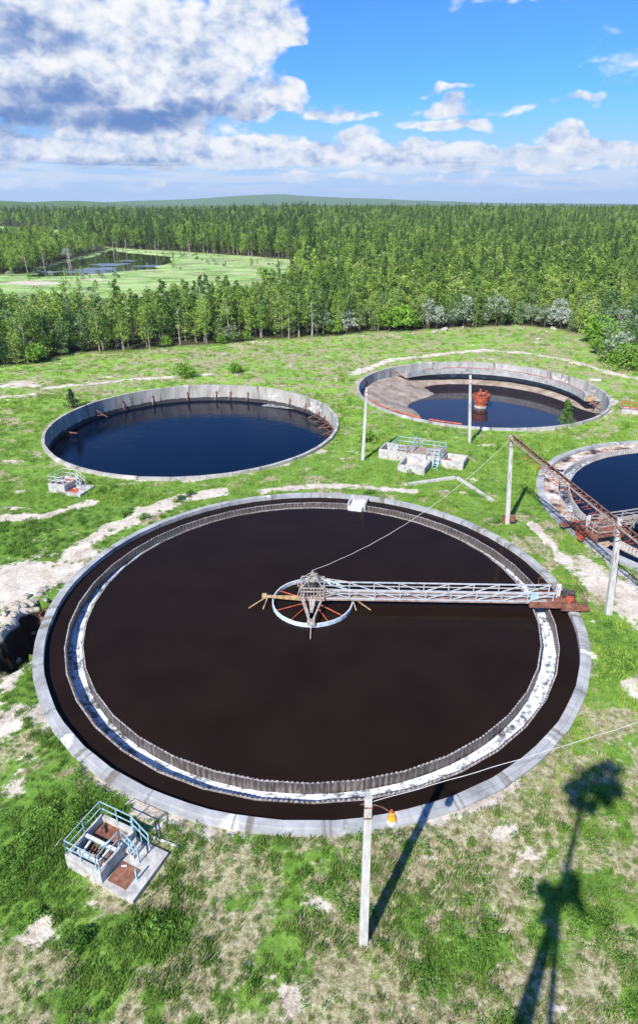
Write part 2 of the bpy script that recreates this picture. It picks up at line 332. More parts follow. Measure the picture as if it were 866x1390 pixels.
BLOBS = [  # px centre, rx, ry metres, strength
    (25, 522, 6, 3.5, 1.2), (120, 521, 4, 2, .8), (40, 782, 6.5, 4.2, 1.25), (0, 800, 6, 4, 1.2), (95, 752, 4.5, 2.4, 1.1), (8, 930, 1.9, 5, 1.1), (18, 850, 2.6, 4, 1.2), (20, 1060, 1.3, 3, .9), (-20, 1000, 3, 6, 1),
    (60, 1262, 2.1, 1.2, 1.1), (130, 1225, 1.0, .6, .8), (435, 1232, 1.1, .8, 1.4), (400, 1260, .9, .5, .8), (285, 1135, .8, 1.0, .9), (270, 1190, .6, .4, .7), (725, 1160, 1.7, 1.0, 1.0), (690, 1130, 1.9, .9, .9), (520, 1200, .8, .6, .5), (600, 1130, 1.2, .5, .6), (250, 1100, .8, .6, .9), (350, 1140, 1.6, .35, .8), (650, 1180, 1.3, .7, .6),
    (872, 935, 1.6, 1.5, 1.3), (850, 1010, 1.5, 1.0, .75), (800, 1060, 1.2, .8, .6), (28, 668, 2.2, 1.3, 1), (20, 690, 2, .8, .8), (50, 600, 2, 1.2, .7), (90, 585, 2, 1.2, .7), (40, 575, 3, 1.3, .7), (440, 612, 3.0, 2.2, .95), (470, 590, 1.5, 2, .8),
    (660, 605, 2.0, 2.5, .95), (570, 497, 7, 2.2, .95), (650, 488, 10, 1.2, .9), (500, 500, 4, 2.5, .9), (815, 553, 3.4, 2.2, .9), (740, 470, 3, 2, .8), (600, 447, 8, 1.5, .9), (180, 690, 2.4, 1.5, .9), (235, 670, 2, 1.3, .7),
    (300, 512, 5, 1.4, .7), (160, 512, 6, 1.6, .7), (390, 505, 5, 1.3, .55), (50, 384, 24, 12, 1.15), (130, 380, 18, 5, .9), (200, 385, 20, 3, .8), (260, 365, 14, 5, .8), (300, 344, 40, 3, .7), (270, 372, 18, 6, .55), (330, 355, 30, 4, .6), (15, 625, 2, 1, .8), (480, 455, 12, 2, .6), (350, 465, 16, 2.5, .75), (380, 478, 5, 2, .6),
    (760, 900, .7, .7, .3), (560, 1290, .5, .3, .7)]
LUSH = [(110, 1120, 1.9, 1.6, 1), (30, 1180, 2.2, 1.6, 1), (250, 630, 4, 2, .8), (560, 560, 3, 4, .6), (60, 745, 4, 1.6, 1), (150, 670, 6, 2, 1), (800, 1240, 2, 2, .4), (840, 900, 3, 4, .8), (200, 1270, 2, .8, .9), (600, 640, 6, 3, .7), (740, 640, 6, 8, .9), (120, 960, 1.5, 3, .9), (20, 715, 4, 2, .8)]
def ell(x, y, L):
    r = np.zeros(np.shape(x))
    for (px, py, rx, ry, s) in L:
        c = P(px, py); q = ((x - c[0]) / rx) ** 2 + ((y - c[1]) / ry) ** 2; r = np.maximum(r, s * np.exp(-q * 1.1))
    return r
def masks(x, y):
    n1 = fbm(x, y, .35, 4); n2 = fbm(x + 50, y + 90, 1.1, 3); n3 = fbm(x - 31, y + 7, .09, 3)
    d = ell(x, y, BLOBS)
    for pts, w in PATHS: d = np.maximum(d, 1.15 * (1 - ss(w * .5, w * 1.7, dline(x, y, pts))))
    rr = np.hypot(x - T1[0], y - T1[1]); near = ss(46, 30, y)
    d = np.maximum(d, 1.0 * (1 - ss(20.2, 20.9, rr)) * near * ss(.35, .6, vnoise(x, y, .3)))
    for T in (T2, T3): d = np.maximum(d, .75 * (1 - ss(20.3, 21.6, np.hypot(x - T[0], y - T[1]))) * ss(.3, .7, n3 * 1.2))
    amp = np.where(y > 160, .5, 1.0)
    d = d + (n1 - .5) * 1.15 * amp + (n2 - .5) * .5 * amp
    d = ss(.50, 1.1, d + (fbm(x + 3, y + 8, 2.2, 3) - .5) * .5)
    dirt_small = ss(.66, .78, n2 * .55 + n1 * .5) * np.where(y < 160, .8, .35)
    d = np.maximum(d, dirt_small)
    lush = ell(x, y, LUSH)
    dry0 = .17 * (1 - ss(26, 44, y)) * (.30 + .70 * ss(-5, 3, x)) + .06 + .12 * ss(75, 110, y) * (1 - ss(150, 200, y)); dry0 = dry0 + .1 * (1 - ss(-5, 6, x)) * 0
    dry = ss(.42, .72, fbm(x + 9, y - 4, .55, 4) * .75 + dry0 * .8 + n3 * .2 - lush * .55)
    return d, dry, lush
def hills(x, y):
    def bumpf(px, dist, h, wx, wy):
        cx = dist * (px - 433) / FOC / cP * 1.0; return h * np.exp(-((x - cx) / wx) ** 2 - ((y - dist) / wy) ** 2)
    z = bumpf(80, 2300, 19, 170, 350) + bumpf(-30, 3000, 26, 260, 500) + bumpf(150, 3400, 28, 240, 500) + bumpf(10, 4500, 38, 700, 700)
    z = z + bumpf(370, 6500, 76, 620, 900) + bumpf(470, 6800, 44, 650, 900) + bumpf(250, 6300, 36, 700, 900) + bumpf(560, 7000, 28, 700, 900)
    z = z + bumpf(900, 5200, 12, 500, 900) + bumpf(700, 7500, 18, 900, 900)
    return z
def terr(x, y):
    z = (fbm(x, y, .12, 3) - .5) * .5 * ss(10, 30, y) + (fbm(x, y, .8, 2) - .5) * .14
    for T in TANKS:  # level shelf round every tank
        k = ss(23.5, 20.6, np.hypot(x - T[0], y - T[1])); z = z * (1 - k) + (.13 if T is T1 else -.03) * k
    az = x / np.maximum(y, 1)
    z = z + 11.5 * ss(260, 900, y) * ss(-.22, .05, az) + 5.5 * ss(420, 1000, y) * (1 - ss(-.22, .05, az))
    z = z + (fbm(x, y, .006, 3) - .5) * 6 * ss(400, 900, y)
    z = z + 11.5 * ss(1060, 1250, y) * (1 - .3 * ss(-.1, .1, az)) + ss(1100, 1400, y) * (fbm(x, y, .003, 4) - .5) * 14
    z = z + ss(1400, 2000, y) * hills(x, y)
    # the hole dug beside the big tank
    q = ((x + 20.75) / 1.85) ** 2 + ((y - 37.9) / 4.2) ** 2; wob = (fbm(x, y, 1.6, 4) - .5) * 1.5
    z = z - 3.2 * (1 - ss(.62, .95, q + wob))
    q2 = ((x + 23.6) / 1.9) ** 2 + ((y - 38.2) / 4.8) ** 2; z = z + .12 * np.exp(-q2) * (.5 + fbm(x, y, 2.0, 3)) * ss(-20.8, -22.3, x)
    # lake bed
    k2 = ss(-70, -15, dpoly(x, y, LAKE2)); z = z * (1 - k2) + 2.3 * k2
    l = np.maximum(dpoly(x, y, LAKE1), dpoly(x, y, LAKE2)); l = l + (fbm(x, y, .12, 3) - .5) * 7
    z = z - 1.8 * ss(-1.5, 3.0, l) * (y > 200)
    return z

def axis(parts):
    out = []
    for a, b, st in parts: out.append(np.arange(a, b, st))
    return np.concatenate(out)
def geo(a, b, k):
    o = [a]; st = k
    while o[-1] < b: o.append(o[-1] + st); st *= 1.075
    return np.array(o)
gy = np.concatenate([axis([(-60, 8, 4), (8, 62, .36), (62, 125, .5), (125, 175, 1.0), (175, 640, 2.6)]), geo(640, 9800, 5)])
gxr = np.concatenate([axis([(0, 32, .36), (32, 66, .5), (66, 110, 1.2), (110, 330, 3.2)]), geo(330, 7500, 6)])
gx = np.concatenate([-gxr[:0:-1], gxr])
GX, GY = np.meshgrid(gx, gy); nx, ny = len(gx), len(gy)
X = GX.ravel().copy(); Y = GY.ravel().copy(); Z = terr(X, Y)
i0 = (np.arange(ny - 1)[:, None] * nx + np.arange(nx - 1)[None, :]).ravel()
quads = np.stack([i0, i0 + 1, i0 + nx + 1, i0 + nx], 1)
dead = np.zeros(len(X), bool)
RIN = .25
for T in TANKS: dead |= np.hypot(X - T[0], Y - T[1]) < T[2] - RIN
keep = ~dead[quads].any(1); touch = np.zeros(len(X), bool); touch[quads[~keep].ravel()] = True
quads = quads[keep]; used = np.zeros(len(X), bool); used[quads.ravel()] = True
bd = touch & used
for T in TANKS:
    r = np.hypot(X - T[0], Y - T[1]); k = bd & (r < T[2] + 1.5)
    X[k] = T[0] + (X[k] - T[0]) / r[k] * (T[2] - RIN); Y[k] = T[1] + (Y[k] - T[1]) / r[k] * (T[2] - RIN)
    pitk = k & (np.abs(Y - 37.9) < 4.5) & (X < -18)
    Z[k & ~pitk] = -.05
D_, DRY_, LU_ = masks(X, Y)
FORd = np.maximum(ss(-1.5, 3, dpoly(X, Y, FOREST)), ss(-2, 3, dpoly(X, Y, ISLET)))
CAN = ss(1020, 1120, Y); CAN = np.maximum(CAN, ss(0, 40, np.abs(X) - .62 * np.maximum(Y, 0) - 60) * (Y > 150))
remap = np.cumsum(used) - 1
me = bpy.data.meshes.new('ground'); nv = int(used.sum()); nf = len(quads)
me.vertices.add(nv); me.vertices.foreach_set('co', np.stack([X, Y, Z], 1)[used].astype(np.float32).ravel())
me.loops.add(nf * 4); me.loops.foreach_set('vertex_index', remap[quads].ravel().astype(np.int32))
me.polygons.add(nf); me.polygons.foreach_set('loop_start', np.arange(0, nf * 4, 4, dtype=np.int32)); me.polygons.foreach_set('use_smooth', np.ones(nf, bool))
me.update(calc_edges=True)
def attr(me, name, r, g, b, a=None):
    at = me.color_attributes.new(name, 'FLOAT_COLOR', 'POINT'); at.data.foreach_set('color', np.stack([r, g, b, np.ones_like(r) if a is None else a], 1).astype(np.float32).ravel())
attr(me, 'mask', D_[used], np.maximum(FORd, 0)[used], DRY_[used], CAN[used])
ground = bpy.data.objects.new('ground', me); C.objects.link(ground); tag(ground, kind='structure')

def ground_mat():
    m, nt, b = new_mat('meadow_ground'); at = nt.nodes.new('ShaderNodeAttribute'); at.attribute_name = 'mask'
    s = nt.nodes.new('ShaderNodeSeparateColor'); nt.links.new(at.outputs['Color'], s.inputs[0]); dirt, forest, dry = s.outputs; can = at.outputs['Alpha']
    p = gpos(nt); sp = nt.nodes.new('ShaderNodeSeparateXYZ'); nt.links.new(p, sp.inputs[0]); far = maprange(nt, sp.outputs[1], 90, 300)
    fine = noise(nt, p, 3.2, 6, .72); mid = noise(nt, p, .55, 5, .65); big = noise(nt, p, .09, 4, .6)
    g = ramp(nt, math_(nt, 'ADD', math_(nt, 'MULTIPLY', fine, .5), math_(nt, 'MULTIPLY', mid, .5)), [(.32, (.08, .15, .03)), (.45, (.17, .295, .055)), (.57, (.27, .40, .085)), (.7, (.40, .47, .14))])
    g = mixc(nt, maprange(nt, big, .45, .65, 0, .5), g, (.30, .46, .06))
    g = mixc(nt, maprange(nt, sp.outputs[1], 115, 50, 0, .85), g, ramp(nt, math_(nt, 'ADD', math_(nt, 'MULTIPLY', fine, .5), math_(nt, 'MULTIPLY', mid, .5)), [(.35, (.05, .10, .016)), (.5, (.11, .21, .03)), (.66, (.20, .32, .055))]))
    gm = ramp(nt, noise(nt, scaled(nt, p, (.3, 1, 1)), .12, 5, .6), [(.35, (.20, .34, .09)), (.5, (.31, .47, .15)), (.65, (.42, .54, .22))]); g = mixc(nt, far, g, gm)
    st = ramp(nt, fine, [(.34, (.12, .095, .05)), (.46, (.30, .235, .15)), (.55, (.44, .36, .25)), (.68, (.60, .52, .40))])
    dk = maprange(nt, math_(nt, 'ADD', dry, math_(nt, 'MULTIPLY', math_(nt, 'SUBTRACT', fine, .5), 1.0)),   .46, .85, 0, .75); mz = noise(nt, scaled(nt, p, (.5, 1, 1)), .10, 6, .75); g = mixc(nt, math_(nt, 'MULTIPLY', far, maprange(nt, mz, .47, .60, 0, .8)), g, (.13, .19, .06)); g = mixc(nt, math_(nt, 'MULTIPLY', far, maprange(nt, mz, .46, .36, 0, .8)), g, (.46, .42, .27)); c = mixc(nt, dk, g, st)
    sd = ramp(nt, math_(nt, 'ADD', math_(nt, 'MULTIPLY', mid, .5), math_(nt, 'MULTIPLY', noise(nt, p, 5, 6, .7), .5)), [(.32, (.19, .15, .11)), (.43, (.44, .37, .29)), (.53, (.60, .53, .44)), (.66, (.74, .69, .61))])
    kd = maprange(nt, math_(nt, 'ADD', dirt, math_(nt, 'MULTIPLY', math_(nt, 'SUBTRACT', fine, .5), 1.9)), .30, .68); c = mixc(nt, kd, c, sd)
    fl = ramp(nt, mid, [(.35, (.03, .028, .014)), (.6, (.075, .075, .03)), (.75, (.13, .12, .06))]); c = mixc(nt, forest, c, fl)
    vo = nt.nodes.new('ShaderNodeTexVoronoi'); vo.inputs['Scale'].default_value = .11; nt.links.new(p, vo.inputs['Vector'])
    tn = noise(nt, p, .05, 6, .7); cc = ramp(nt, math_(nt, 'ADD', math_(nt, 'MULTIPLY', vo.outputs['Distance'], .45), math_(nt, 'MULTIPLY', tn, .6)), [(.35, (.14, .21, .04)), (.55, (.08, .14, .03)), (.75, (.02, .045, .012))])
    cl = noise(nt, p, .0012, 4, .6); cc = mixc(nt, maprange(nt, cl, .5, .62, 0, .45), cc, (.085, .13, .03)); c = mixc(nt, can, c, cc)
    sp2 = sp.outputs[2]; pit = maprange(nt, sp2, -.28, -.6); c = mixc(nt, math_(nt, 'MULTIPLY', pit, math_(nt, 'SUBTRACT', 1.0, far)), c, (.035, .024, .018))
    nt.links.new(c, b.inputs['Base Color']); b.inputs['Roughness'].default_value = 1; b.inputs['Specular IOR Level'].default_value = .1
    bump(nt, b, math_(nt, 'ADD', fine, math_(nt, 'MULTIPLY', noise(nt, p, 12, 3), .4)), .6, .12); return m
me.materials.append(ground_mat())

def sheet(name, pts, z, m):
    me_ = bpy.data.meshes.new(name); me_.from_pydata([(x, y, z) for x, y in pts], [], [tuple(range(len(pts)))]); me_.materials.append(m)
    o = bpy.data.objects.new(name, me_); C.objects.link(o); return tag(o, kind='structure')
lake = sheet('lake_water', [(-420, 255), (-40, 255), (-60, 1020), (-900, 1020)], -.55, M['water_lake'])
# keep the lake sheet only where the bed is dug: cut it to the two shores
bpy.data.objects.remove(lake)
def shore(poly, grow):
    c = np.mean(poly, 0); return [tuple(np.array(c) + (np.array(p) - c) * 1.0 + (np.array(p) - c) / np.linalg.norm(np.array(p) - c) * grow) for p in poly]
sheet('lake_water', shore(LAKE1, 9), -.5, M['water_lake']); sheet('lake_water', shore(LAKE2, 30), 1.75, M['water_lake'])

# ------------------------------------------------------------------ plants
def leafquad(mb, c, s, nrm=None):
    a = Vector((random.gauss(0, 1), random.gauss(0, 1), random.gauss(0, 1))).normalized()
    if nrm is not None: a = (a * .8 + nrm).normalized()
    x = a.orthogonal().normalized(); x = Matrix.Rotation(random.uniform(0, 6.28), 3, a) @ x; y = a.cross(x)
    c = Vector(c); w = s * random.uniform(.5, .9); k = random.uniform(.5, 1.0)
    mb.add([c - x * s - y * w * .3, c + y * w * k - x * s * .1, c + x * s + y * w * .2, c - y * w * k * .9 + x * .1 * s], [(0, 1, 2, 3)])
def clump(mb, c, r, n, s, flat=.75):
    c = Vector(c)
    for i in range(n):
        d = Vector((random.gauss(0, 1), random.gauss(0, 1), random.gauss(0, 1))).normalized(); rr = r * random.uniform(.55, 1.08)
        leafquad(mb, c + Vector((d.x * rr, d.y * rr, d.z * rr * flat)), s * random.uniform(.7, 1.25), d)
def trunk_mesh(h, r, lean=.3, limbs=0, base=.4, lr=1.6):
    mb = MB(); pts = [(0, 0, -.3)]; x = y = 0
    for i in range(1, 6): x += random.uniform(-lean, lean) * .4; y += random.uniform(-lean, lean) * .4; pts.append((x, y, h * i / 5))
    mb.tube(pts, [r * 1.15] + [r * (1 - .82 * i / 5) for i in range(1, 6)], 5)
    for i in range(limbs):
        t = random.uniform(base, .9); k = min(4, int(t * 5)); p = Vector(pts[k]).lerp(Vector(pts[k + 1]), t * 5 - k); a = random.uniform(0, 6.28)
        L = lr * (1.1 - t) + .4; mb.tube([p, p + Vector((math.cos(a) * L * .6, math.sin(a) * L * .6, L * .25)), p + Vector((math.cos(a) * L, math.sin(a) * L, L * .6))], r * .32, 3, r * .08)
    return mb, pts
def at(pts, t):
    n = len(pts) - 1; k = min(n - 1, int(t * n)); return Vector(pts[k]).lerp(Vector(pts[k + 1]), t * n - k)
def tree_proto(kind):
    cr = MB()
    if kind == 'pine':
        h = random.uniform(11, 13.5); tr, pts = trunk_mesh(h * .97, .15, .35, 8, .35, 1.3); b0 = random.uniform(.22, .42)
        for i in range(24):
            t = b0 + (1.02 - b0) * (i + random.random()) / 24; w = (1 - ((t - b0) / (1.04 - b0)) ** 2.0) * 1.75 + .3
            if t - b0 < .1: w *= .7
            a = random.uniform(0, 6.28); c = at(pts, min(t, 1)) + Vector((math.cos(a) * w * random.uniform(.3, .9), math.sin(a) * w * random.uniform(.3, .9), 0)); clump(cr, c, random.uniform(.5, .85) * (.55 + .36 * w), 26, .27, .7)
        mats = 'leaf_pine', 'bark_pale'
    elif kind == 'birch':
        h = random.uniform(9.5, 12.5); tr, pts = trunk_mesh(h * .95, .11, .5, 8, .2, 1.5); b0 = random.uniform(.16, .3)
        for i in range(26):
            t = b0 + (1 - b0) * (i + random.random()) / 26; u = (t - b0) / (1 - b0); w = (math.sin(math.pi * min(.97, u * .8 + .2)) ** .7) * 2.0
            a = random.uniform(0, 6.28); k = random.uniform(.25, 1); c = at(pts, t) + Vector((math.cos(a) * w * k, math.sin(a) * w * k, random.uniform(-.3, .3))); clump(cr, c, random.uniform(.6, 1.15), 27, .255, .8)
        mats = 'leaf_birch', 'bark_pale'
    elif kind == 'aspen':
        h = random.uniform(8, 10.5); tr, pts = trunk_mesh(h * .9, .13, .6, 10, .15, 2.2); wm = random.uniform(2.2, 2.9)
        for i in range(34):
            t = .16 + .84 * (i + random.random()) / 34; w = math.sin(math.pi * min(.93, t * .72 + .2)) ** .6 * wm
            a = random.uniform(0, 6.28); k = random.uniform(.35, 1); c = at(pts, min(t, 1)) + Vector((math.cos(a) * w * k, math.sin(a) * w * k, random.uniform(-.3, .3))); clump(cr, c, random.uniform(.7, 1.25), 26, .26, .78)
        mats = 'leaf_aspen', 'bark_pale'
    elif kind == 'willow':
        h = random.uniform(8.5, 11); tr, pts = trunk_mesh(h * .9, .15, .6, 10, .1, 2.2)
        for i in range(30):
            t = .1 + .9 * (i + random.random()) / 30; w = math.sin(math.pi * min(.98, t * .8 + .15)) * 2.0
            a = random.uniform(0, 6.28); k = random.uniform(.3, 1); c = at(pts, t) + Vector((math.cos(a) * w * k, math.sin(a) * w * k, random.uniform(-.3, .3))); clump(cr, c, random.uniform(.6, 1.1), 23, .24, .75)
        mats = 'leaf_willow', 'bark_dark'
    elif kind == 'spruce':
        h = random.uniform(12, 15); tr, pts = trunk_mesh(h * .97, .16, .12)
        for i in range(34):
            t = .1 + .9 * i / 33; w = (1 - t) * 2.1 + .12
            for j in range(4 if t < .8 else 2):
                a = random.uniform(0, 6.28); k = random.uniform(.35, 1); c = at(pts, min(t, 1)) + Vector((math.cos(a) * w * k, math.sin(a) * w * k, -w * k * .25)); clump(cr, c, random.uniform(.3, .55) * (.4 + w * .35), 7, .25, .5)
        mats = 'leaf_spruce', 'bark_dark'
    elif kind in ('silver', 'bush'):
        h = random.uniform(5.5, 7.5) if kind == 'silver' else random.uniform(3.5, 5); tr, pts = trunk_mesh(h * .75, .14, .5, 10, .08, 2.4); R = h * .42
        for i in range(38):
            a = random.uniform(0, 6.28); e = random.uniform(-.25, 1.0); w = math.sqrt(max(0, 1 - max(0, e) ** 2)) * R * random.uniform(.55, 1)
            c = Vector((math.cos(a) * w, math.sin(a) * w, h * .42 + e * h * .46)); clump(cr, c, random.uniform(.55, 1.0), 20, .235, .8)
        mats = ('leaf_silver' if kind == 'silver' else 'leaf_bush'), 'bark_dark'
    def me_(mb, n, m):
        e = bpy.data.meshes.new(n); e.from_pydata(mb.v, [], mb.f); e.materials.append(M[m]); return e
    j = bpy.data.meshes.new('forest_tree'); b = len(cr.v); j.from_pydata(cr.v + tr.v, [], cr.f + [tuple(b + i for i in f) for f in tr.f])
    j.materials.append(M[mats[0]]); j.materials.append(M['bark_mid']); j.polygons.foreach_set('material_index', np.array([0] * len(cr.f) + [1] * len(tr.f), np.int32))
    return dict(crown=me_(cr, 'crown', mats[0]), trunk=me_(tr, 'trunk', mats[1]), joined=j, kind=kind)
KINDS = ['aspen', 'pine', 'birch', 'willow', 'spruce', 'silver', 'bush']
PROTO = {k: [tree_proto(k) for _ in range({'aspen': 4, 'pine': 5, 'birch': 5, 'willow': 3, 'spruce': 4, 'silver': 3, 'bush': 3}[k])] for k in KINDS}

def scatter_object(name, meshes, pts, idx, scl, rot, tilt=None):
    """one object whose points carry instances of the given meshes"""
    col_ = bpy.data.collections.new(name + '_kinds')
    for i, m in enumerate(meshes):
        o = bpy.data.objects.new(name + '_kind_%02d' % i, m); col_.objects.link(o)
    me_ = bpy.data.meshes.new(name); me_.vertices.add(len(pts)); me_.vertices.foreach_set('co', np.asarray(pts, np.float32).ravel())
    a = me_.attributes.new('kind', 'INT', 'POINT'); a.data.foreach_set('value', np.asarray(idx, np.int32))
    a = me_.attributes.new('size', 'FLOAT_VECTOR', 'POINT'); a.data.foreach_set('vector', np.asarray(scl, np.float32).ravel())
    r3 = np.zeros((len(pts), 3), np.float32); r3[:, 2] = rot
    if tilt is not None: r3[:, :2] = tilt
    a = me_.attributes.new('turn', 'FLOAT_VECTOR', 'POINT'); a.data.foreach_set('vector', r3.ravel())
    o = bpy.data.objects.new(name, me_); C.objects.link(o)
    ng = bpy.data.node_groups.new(name + '_scatter', 'GeometryNodeTree')
    ng.interface.new_socket(name='Geometry', in_out='INPUT', socket_type='NodeSocketGeometry'); ng.interface.new_socket(name='Geometry', in_out='OUTPUT', socket_type='NodeSocketGeometry')
    N = ng.nodes; L = ng.links; gi = N.new('NodeGroupInput'); go = N.new('NodeGroupOutput'); ip = N.new('GeometryNodeInstanceOnPoints'); ci = N.new('GeometryNodeCollectionInfo')
    ci.inputs['Collection'].default_value = col_; ci.inputs['Separate Children'].default_value = True; ci.inputs['Reset Children'].default_value = True
    def na(n, t):
        q = N.new('GeometryNodeInputNamedAttribute'); q.data_type = t; q.inputs['Name'].default_value = n; return q.outputs['Attribute']
    L.new(gi.outputs[0], ip.inputs['Points']); L.new(ci.outputs[0], ip.inputs['Instance']); ip.inputs['Pick Instance'].default_value = True
    L.new(na('kind', 'INT'), ip.inputs['Instance Index']); L.new(na('size', 'FLOAT_VECTOR'), ip.inputs['Scale'])
    e2r = N.new('FunctionNodeEulerToRotation'); L.new(na('turn', 'FLOAT_VECTOR'), e2r.inputs[0]); L.new(e2r.outputs[0], ip.inputs['Rotation'])
    L.new(ip.outputs[0], go.inputs[0]); md = o.modifiers.new('scatter', 'NODES'); md.node_group = ng
    return tag(o, kind='stuff')

# candidate tree spots: jittered grids, coarser with distance
cand = []
for (y0, y1, st) in ((118, 215, 2.9), (215, 360, 3.8), (360, 560, 4.6), (560, 800, 6.2), (800, 1120, 8.0)):
    xm = .60 * y1 + 24; xs = np.arange(-xm, xm, st); ys = np.arange(y0, y1, st); a, b = np.meshgrid(xs, ys)
    a = a.ravel() + rng.uniform(-.42, .42, a.size) * st; b = b.ravel() + rng.uniform(-.42, .42, b.size) * st
    k = np.abs(a) < .60 * b + 24; cand.append(np.stack([a[k], b[k]], 1))
cand = np.concatenate(cand)
mead = np.stack([rng.uniform(-300, -5, 1500), rng.uniform(185, 520, 1500)], 1)
df = dpoly(cand[:, 0], cand[:, 1], FOREST); di = dpoly(cand[:, 0], cand[:, 1], ISLET)
ok = (df > 0) | (di > 0); ok &= (dpoly(cand[:, 0], cand[:, 1], LAKE1) < 0) & (dpoly(cand[:, 0], cand[:, 1], LAKE2) < 1)
thin = (cand[:, 1] < 215) & (cand[:, 0] < 0) & (rng.random(len(cand)) < .10); ok &= ~thin
cand = cand[ok]; df = df[ok]; di = di[ok]
mk = (dpoly(mead[:, 0], mead[:, 1], FOREST) < -1) & (dpoly(mead[:, 0], mead[:, 1], ISLET) < -1) & (dpoly(mead[:, 0], mead[:, 1], LAKE2) < -2)
dl = dpoly(mead[:, 0], mead[:, 1], LAKE1); mk &= (dl < -1) & ((dl > -9) | (fbm(mead[:, 0], mead[:, 1], .03, 2) > .60)) & (np.abs(mead[:, 0]) < .6 * mead[:, 1] + 10); mead = mead[mk][:260]
nm = len(mead); cand = np.concatenate([cand, mead]); df = np.concatenate([df, np.full(nm, -5.)]); di = np.concatenate([di, np.full(nm, -5.)])
tz = terr(cand[:, 0], cand[:, 1])
px = 433 + FOC * cand[:, 0] / (cand[:, 1] * cP + (CAM_H - tz) * sP)
kinds = []; sizes = []
clus = fbm(cand[:, 0], cand[:, 1], .035, 3); clus2 = fbm(cand[:, 0] + 400, cand[:, 1] - 80, .07, 3)
for (x, y), d, di_, p_, c1, c2 in zip(cand, df, di, px, clus, clus2):
    r = random.random(); s = random.uniform(.66, 1.18)
    if d < 0 and di_ < 0: k = 'bush' if r < .6 else ('silver' if r < .8 else 'birch'); s *= .28 if k == 'bush' else .4
    elif y < 215:
        if d < 3.0 and p_ > 430:
            fs = .60 if 490 < p_ < 770 else .2; k = 'silver' if r < fs * (1.4 if c2 > .5 else .35) else ('bush' if r < .62 else ('birch' if r < .8 else 'willow')); s *= random.uniform(.7, 1.55) if k in ('silver', 'bush') else .75
        elif d < 2.6 and 200 < p_ < 480: k = 'pine' if r < .38 else ('birch' if r < .5 else ('bush' if r < .88 else 'silver')); s *= .75 if k == 'bush' else 1
        elif p_ < 120: k = 'willow' if r < .45 else ('aspen' if r < .7 else ('bush' if d < 5 else 'birch')); s *= .95
        elif p_ < 480: k = 'pine' if r < .36 else ('birch' if r < .62 else ('aspen' if r < .84 else 'willow')); s *= .80
        elif d < 12: k = 'aspen' if r < .45 else ('birch' if r < .62 else ('willow' if r < .82 else ('silver' if r < .9 else 'pine'))); s *= .85
        else: k = 'aspen' if r < .35 else ('birch' if r < .6 else ('pine' if r < .85 else ('spruce' if r < .92 else 'silver')))
        if p_ > 800 and d < 14: k = 'bush' if r < .55 else ('silver' if r < .7 else 'willow')
    elif di_ > 0: k = 'birch' if r < .75 else ('pine' if r < .92 else 'silver'); s *= .95
    else:
        if c1 > .51: k = 'aspen' if r < .42 else 'birch' if r < .7 else ('pine' if r < .88 else ('silver' if r < .93 else 'spruce'))
        elif c1 > .43: k = 'pine' if r < .42 else ('aspen' if r < .62 else ('birch' if r < .85 else 'spruce'))
        else: k = 'spruce' if r < .3 else ('pine' if r < .72 else 'birch')
        if p_ < 430: k = 'spruce' if r < .34 else ('pine' if r < .66 else 'birch'); s *= random.uniform(1.0, 1.3)
        if y > 700: s *= 1.12
    kinds.append(k); sizes.append(s)
kinds = np.array(kinds); sizes = np.array(sizes)
hgt = {'aspen': 9.5, 'pine': 12, 'birch': 11, 'willow': 10, 'spruce': 13, 'silver': 6.5, 'bush': 4.5}
app = np.array([hgt[k] for k in kinds]) * sizes / np.hypot(cand[:, 1], cand[:, 0]) - np.maximum(0, df - 3) * .004
app[(np.abs(px - 433) > 470) | (df <= 0)] = -9
order = np.argsort(-app); near = order[:300]; rest = np.ones(len(cand), bool); rest[near] = False
def area_of(p_, y):
    if p_ < 200: return 'at the left end of the forest edge'
    if p_ < 430: return 'at the forest edge in front of the lake'
    if p_ < 640: return 'at the forest edge behind the drum basin'
    if p_ < 800: return 'at the forest edge above the dirt track'
    return 'at the far right end of the forest edge'
LOOK = {'aspen': 'broad round pale green aspen', 'pine': 'tall slim pine with bare pale trunk', 'birch': 'fresh green birch with oval crown', 'willow': 'broad grey green willow', 'spruce': 'dark conical spruce', 'silver': 'rounded silvery white blossoming tree', 'bush': 'low round bright green bush'}
NAME = {'aspen': 'aspen_tree', 'pine': 'pine_tree', 'birch': 'birch_tree', 'willow': 'willow_tree', 'spruce': 'spruce_tree', 'silver': 'blossoming_tree', 'bush': 'alder_bush'}
for q, i in enumerate(near):
    k = kinds[i]; pr = PROTO[k][i % len(PROTO[k])]
    r = empty(NAME[k], (cand[i, 0], cand[i, 1], tz[i]), random.uniform(0, 6.28), LOOK[k] + ' ' + area_of(px[i], cand[i, 1]), 'bush' if k == 'bush' else 'tree', LOOK[k] + ', one of many, ' + area_of(px[i], cand[i, 1]))
    w = sizes[i] * random.uniform(.9, 1.1); r.scale = (w, w, sizes[i])
    for nm in ('crown', 'trunk'):
        o = bpy.data.objects.new(nm, pr[nm]); C.objects.link(o); o.parent = r
meshes = []; off = {}
for k in KINDS: off[k] = len(meshes); meshes += [p_['joined'] for p_ in PROTO[k]]
idx = np.array([off[k] + random.randrange(len(PROTO[k])) for k in kinds[rest]]); sc = sizes[rest]
scatter_object('forest', meshes, np.column_stack([cand[rest], tz[rest]]), idx, np.stack([sc * rng.uniform(.9, 1.25, len(sc)), sc * rng.uniform(.9, 1.25, len(sc)), sc], 1), rng.uniform(0, 6.28, len(sc)))
print('trees', len(cand))
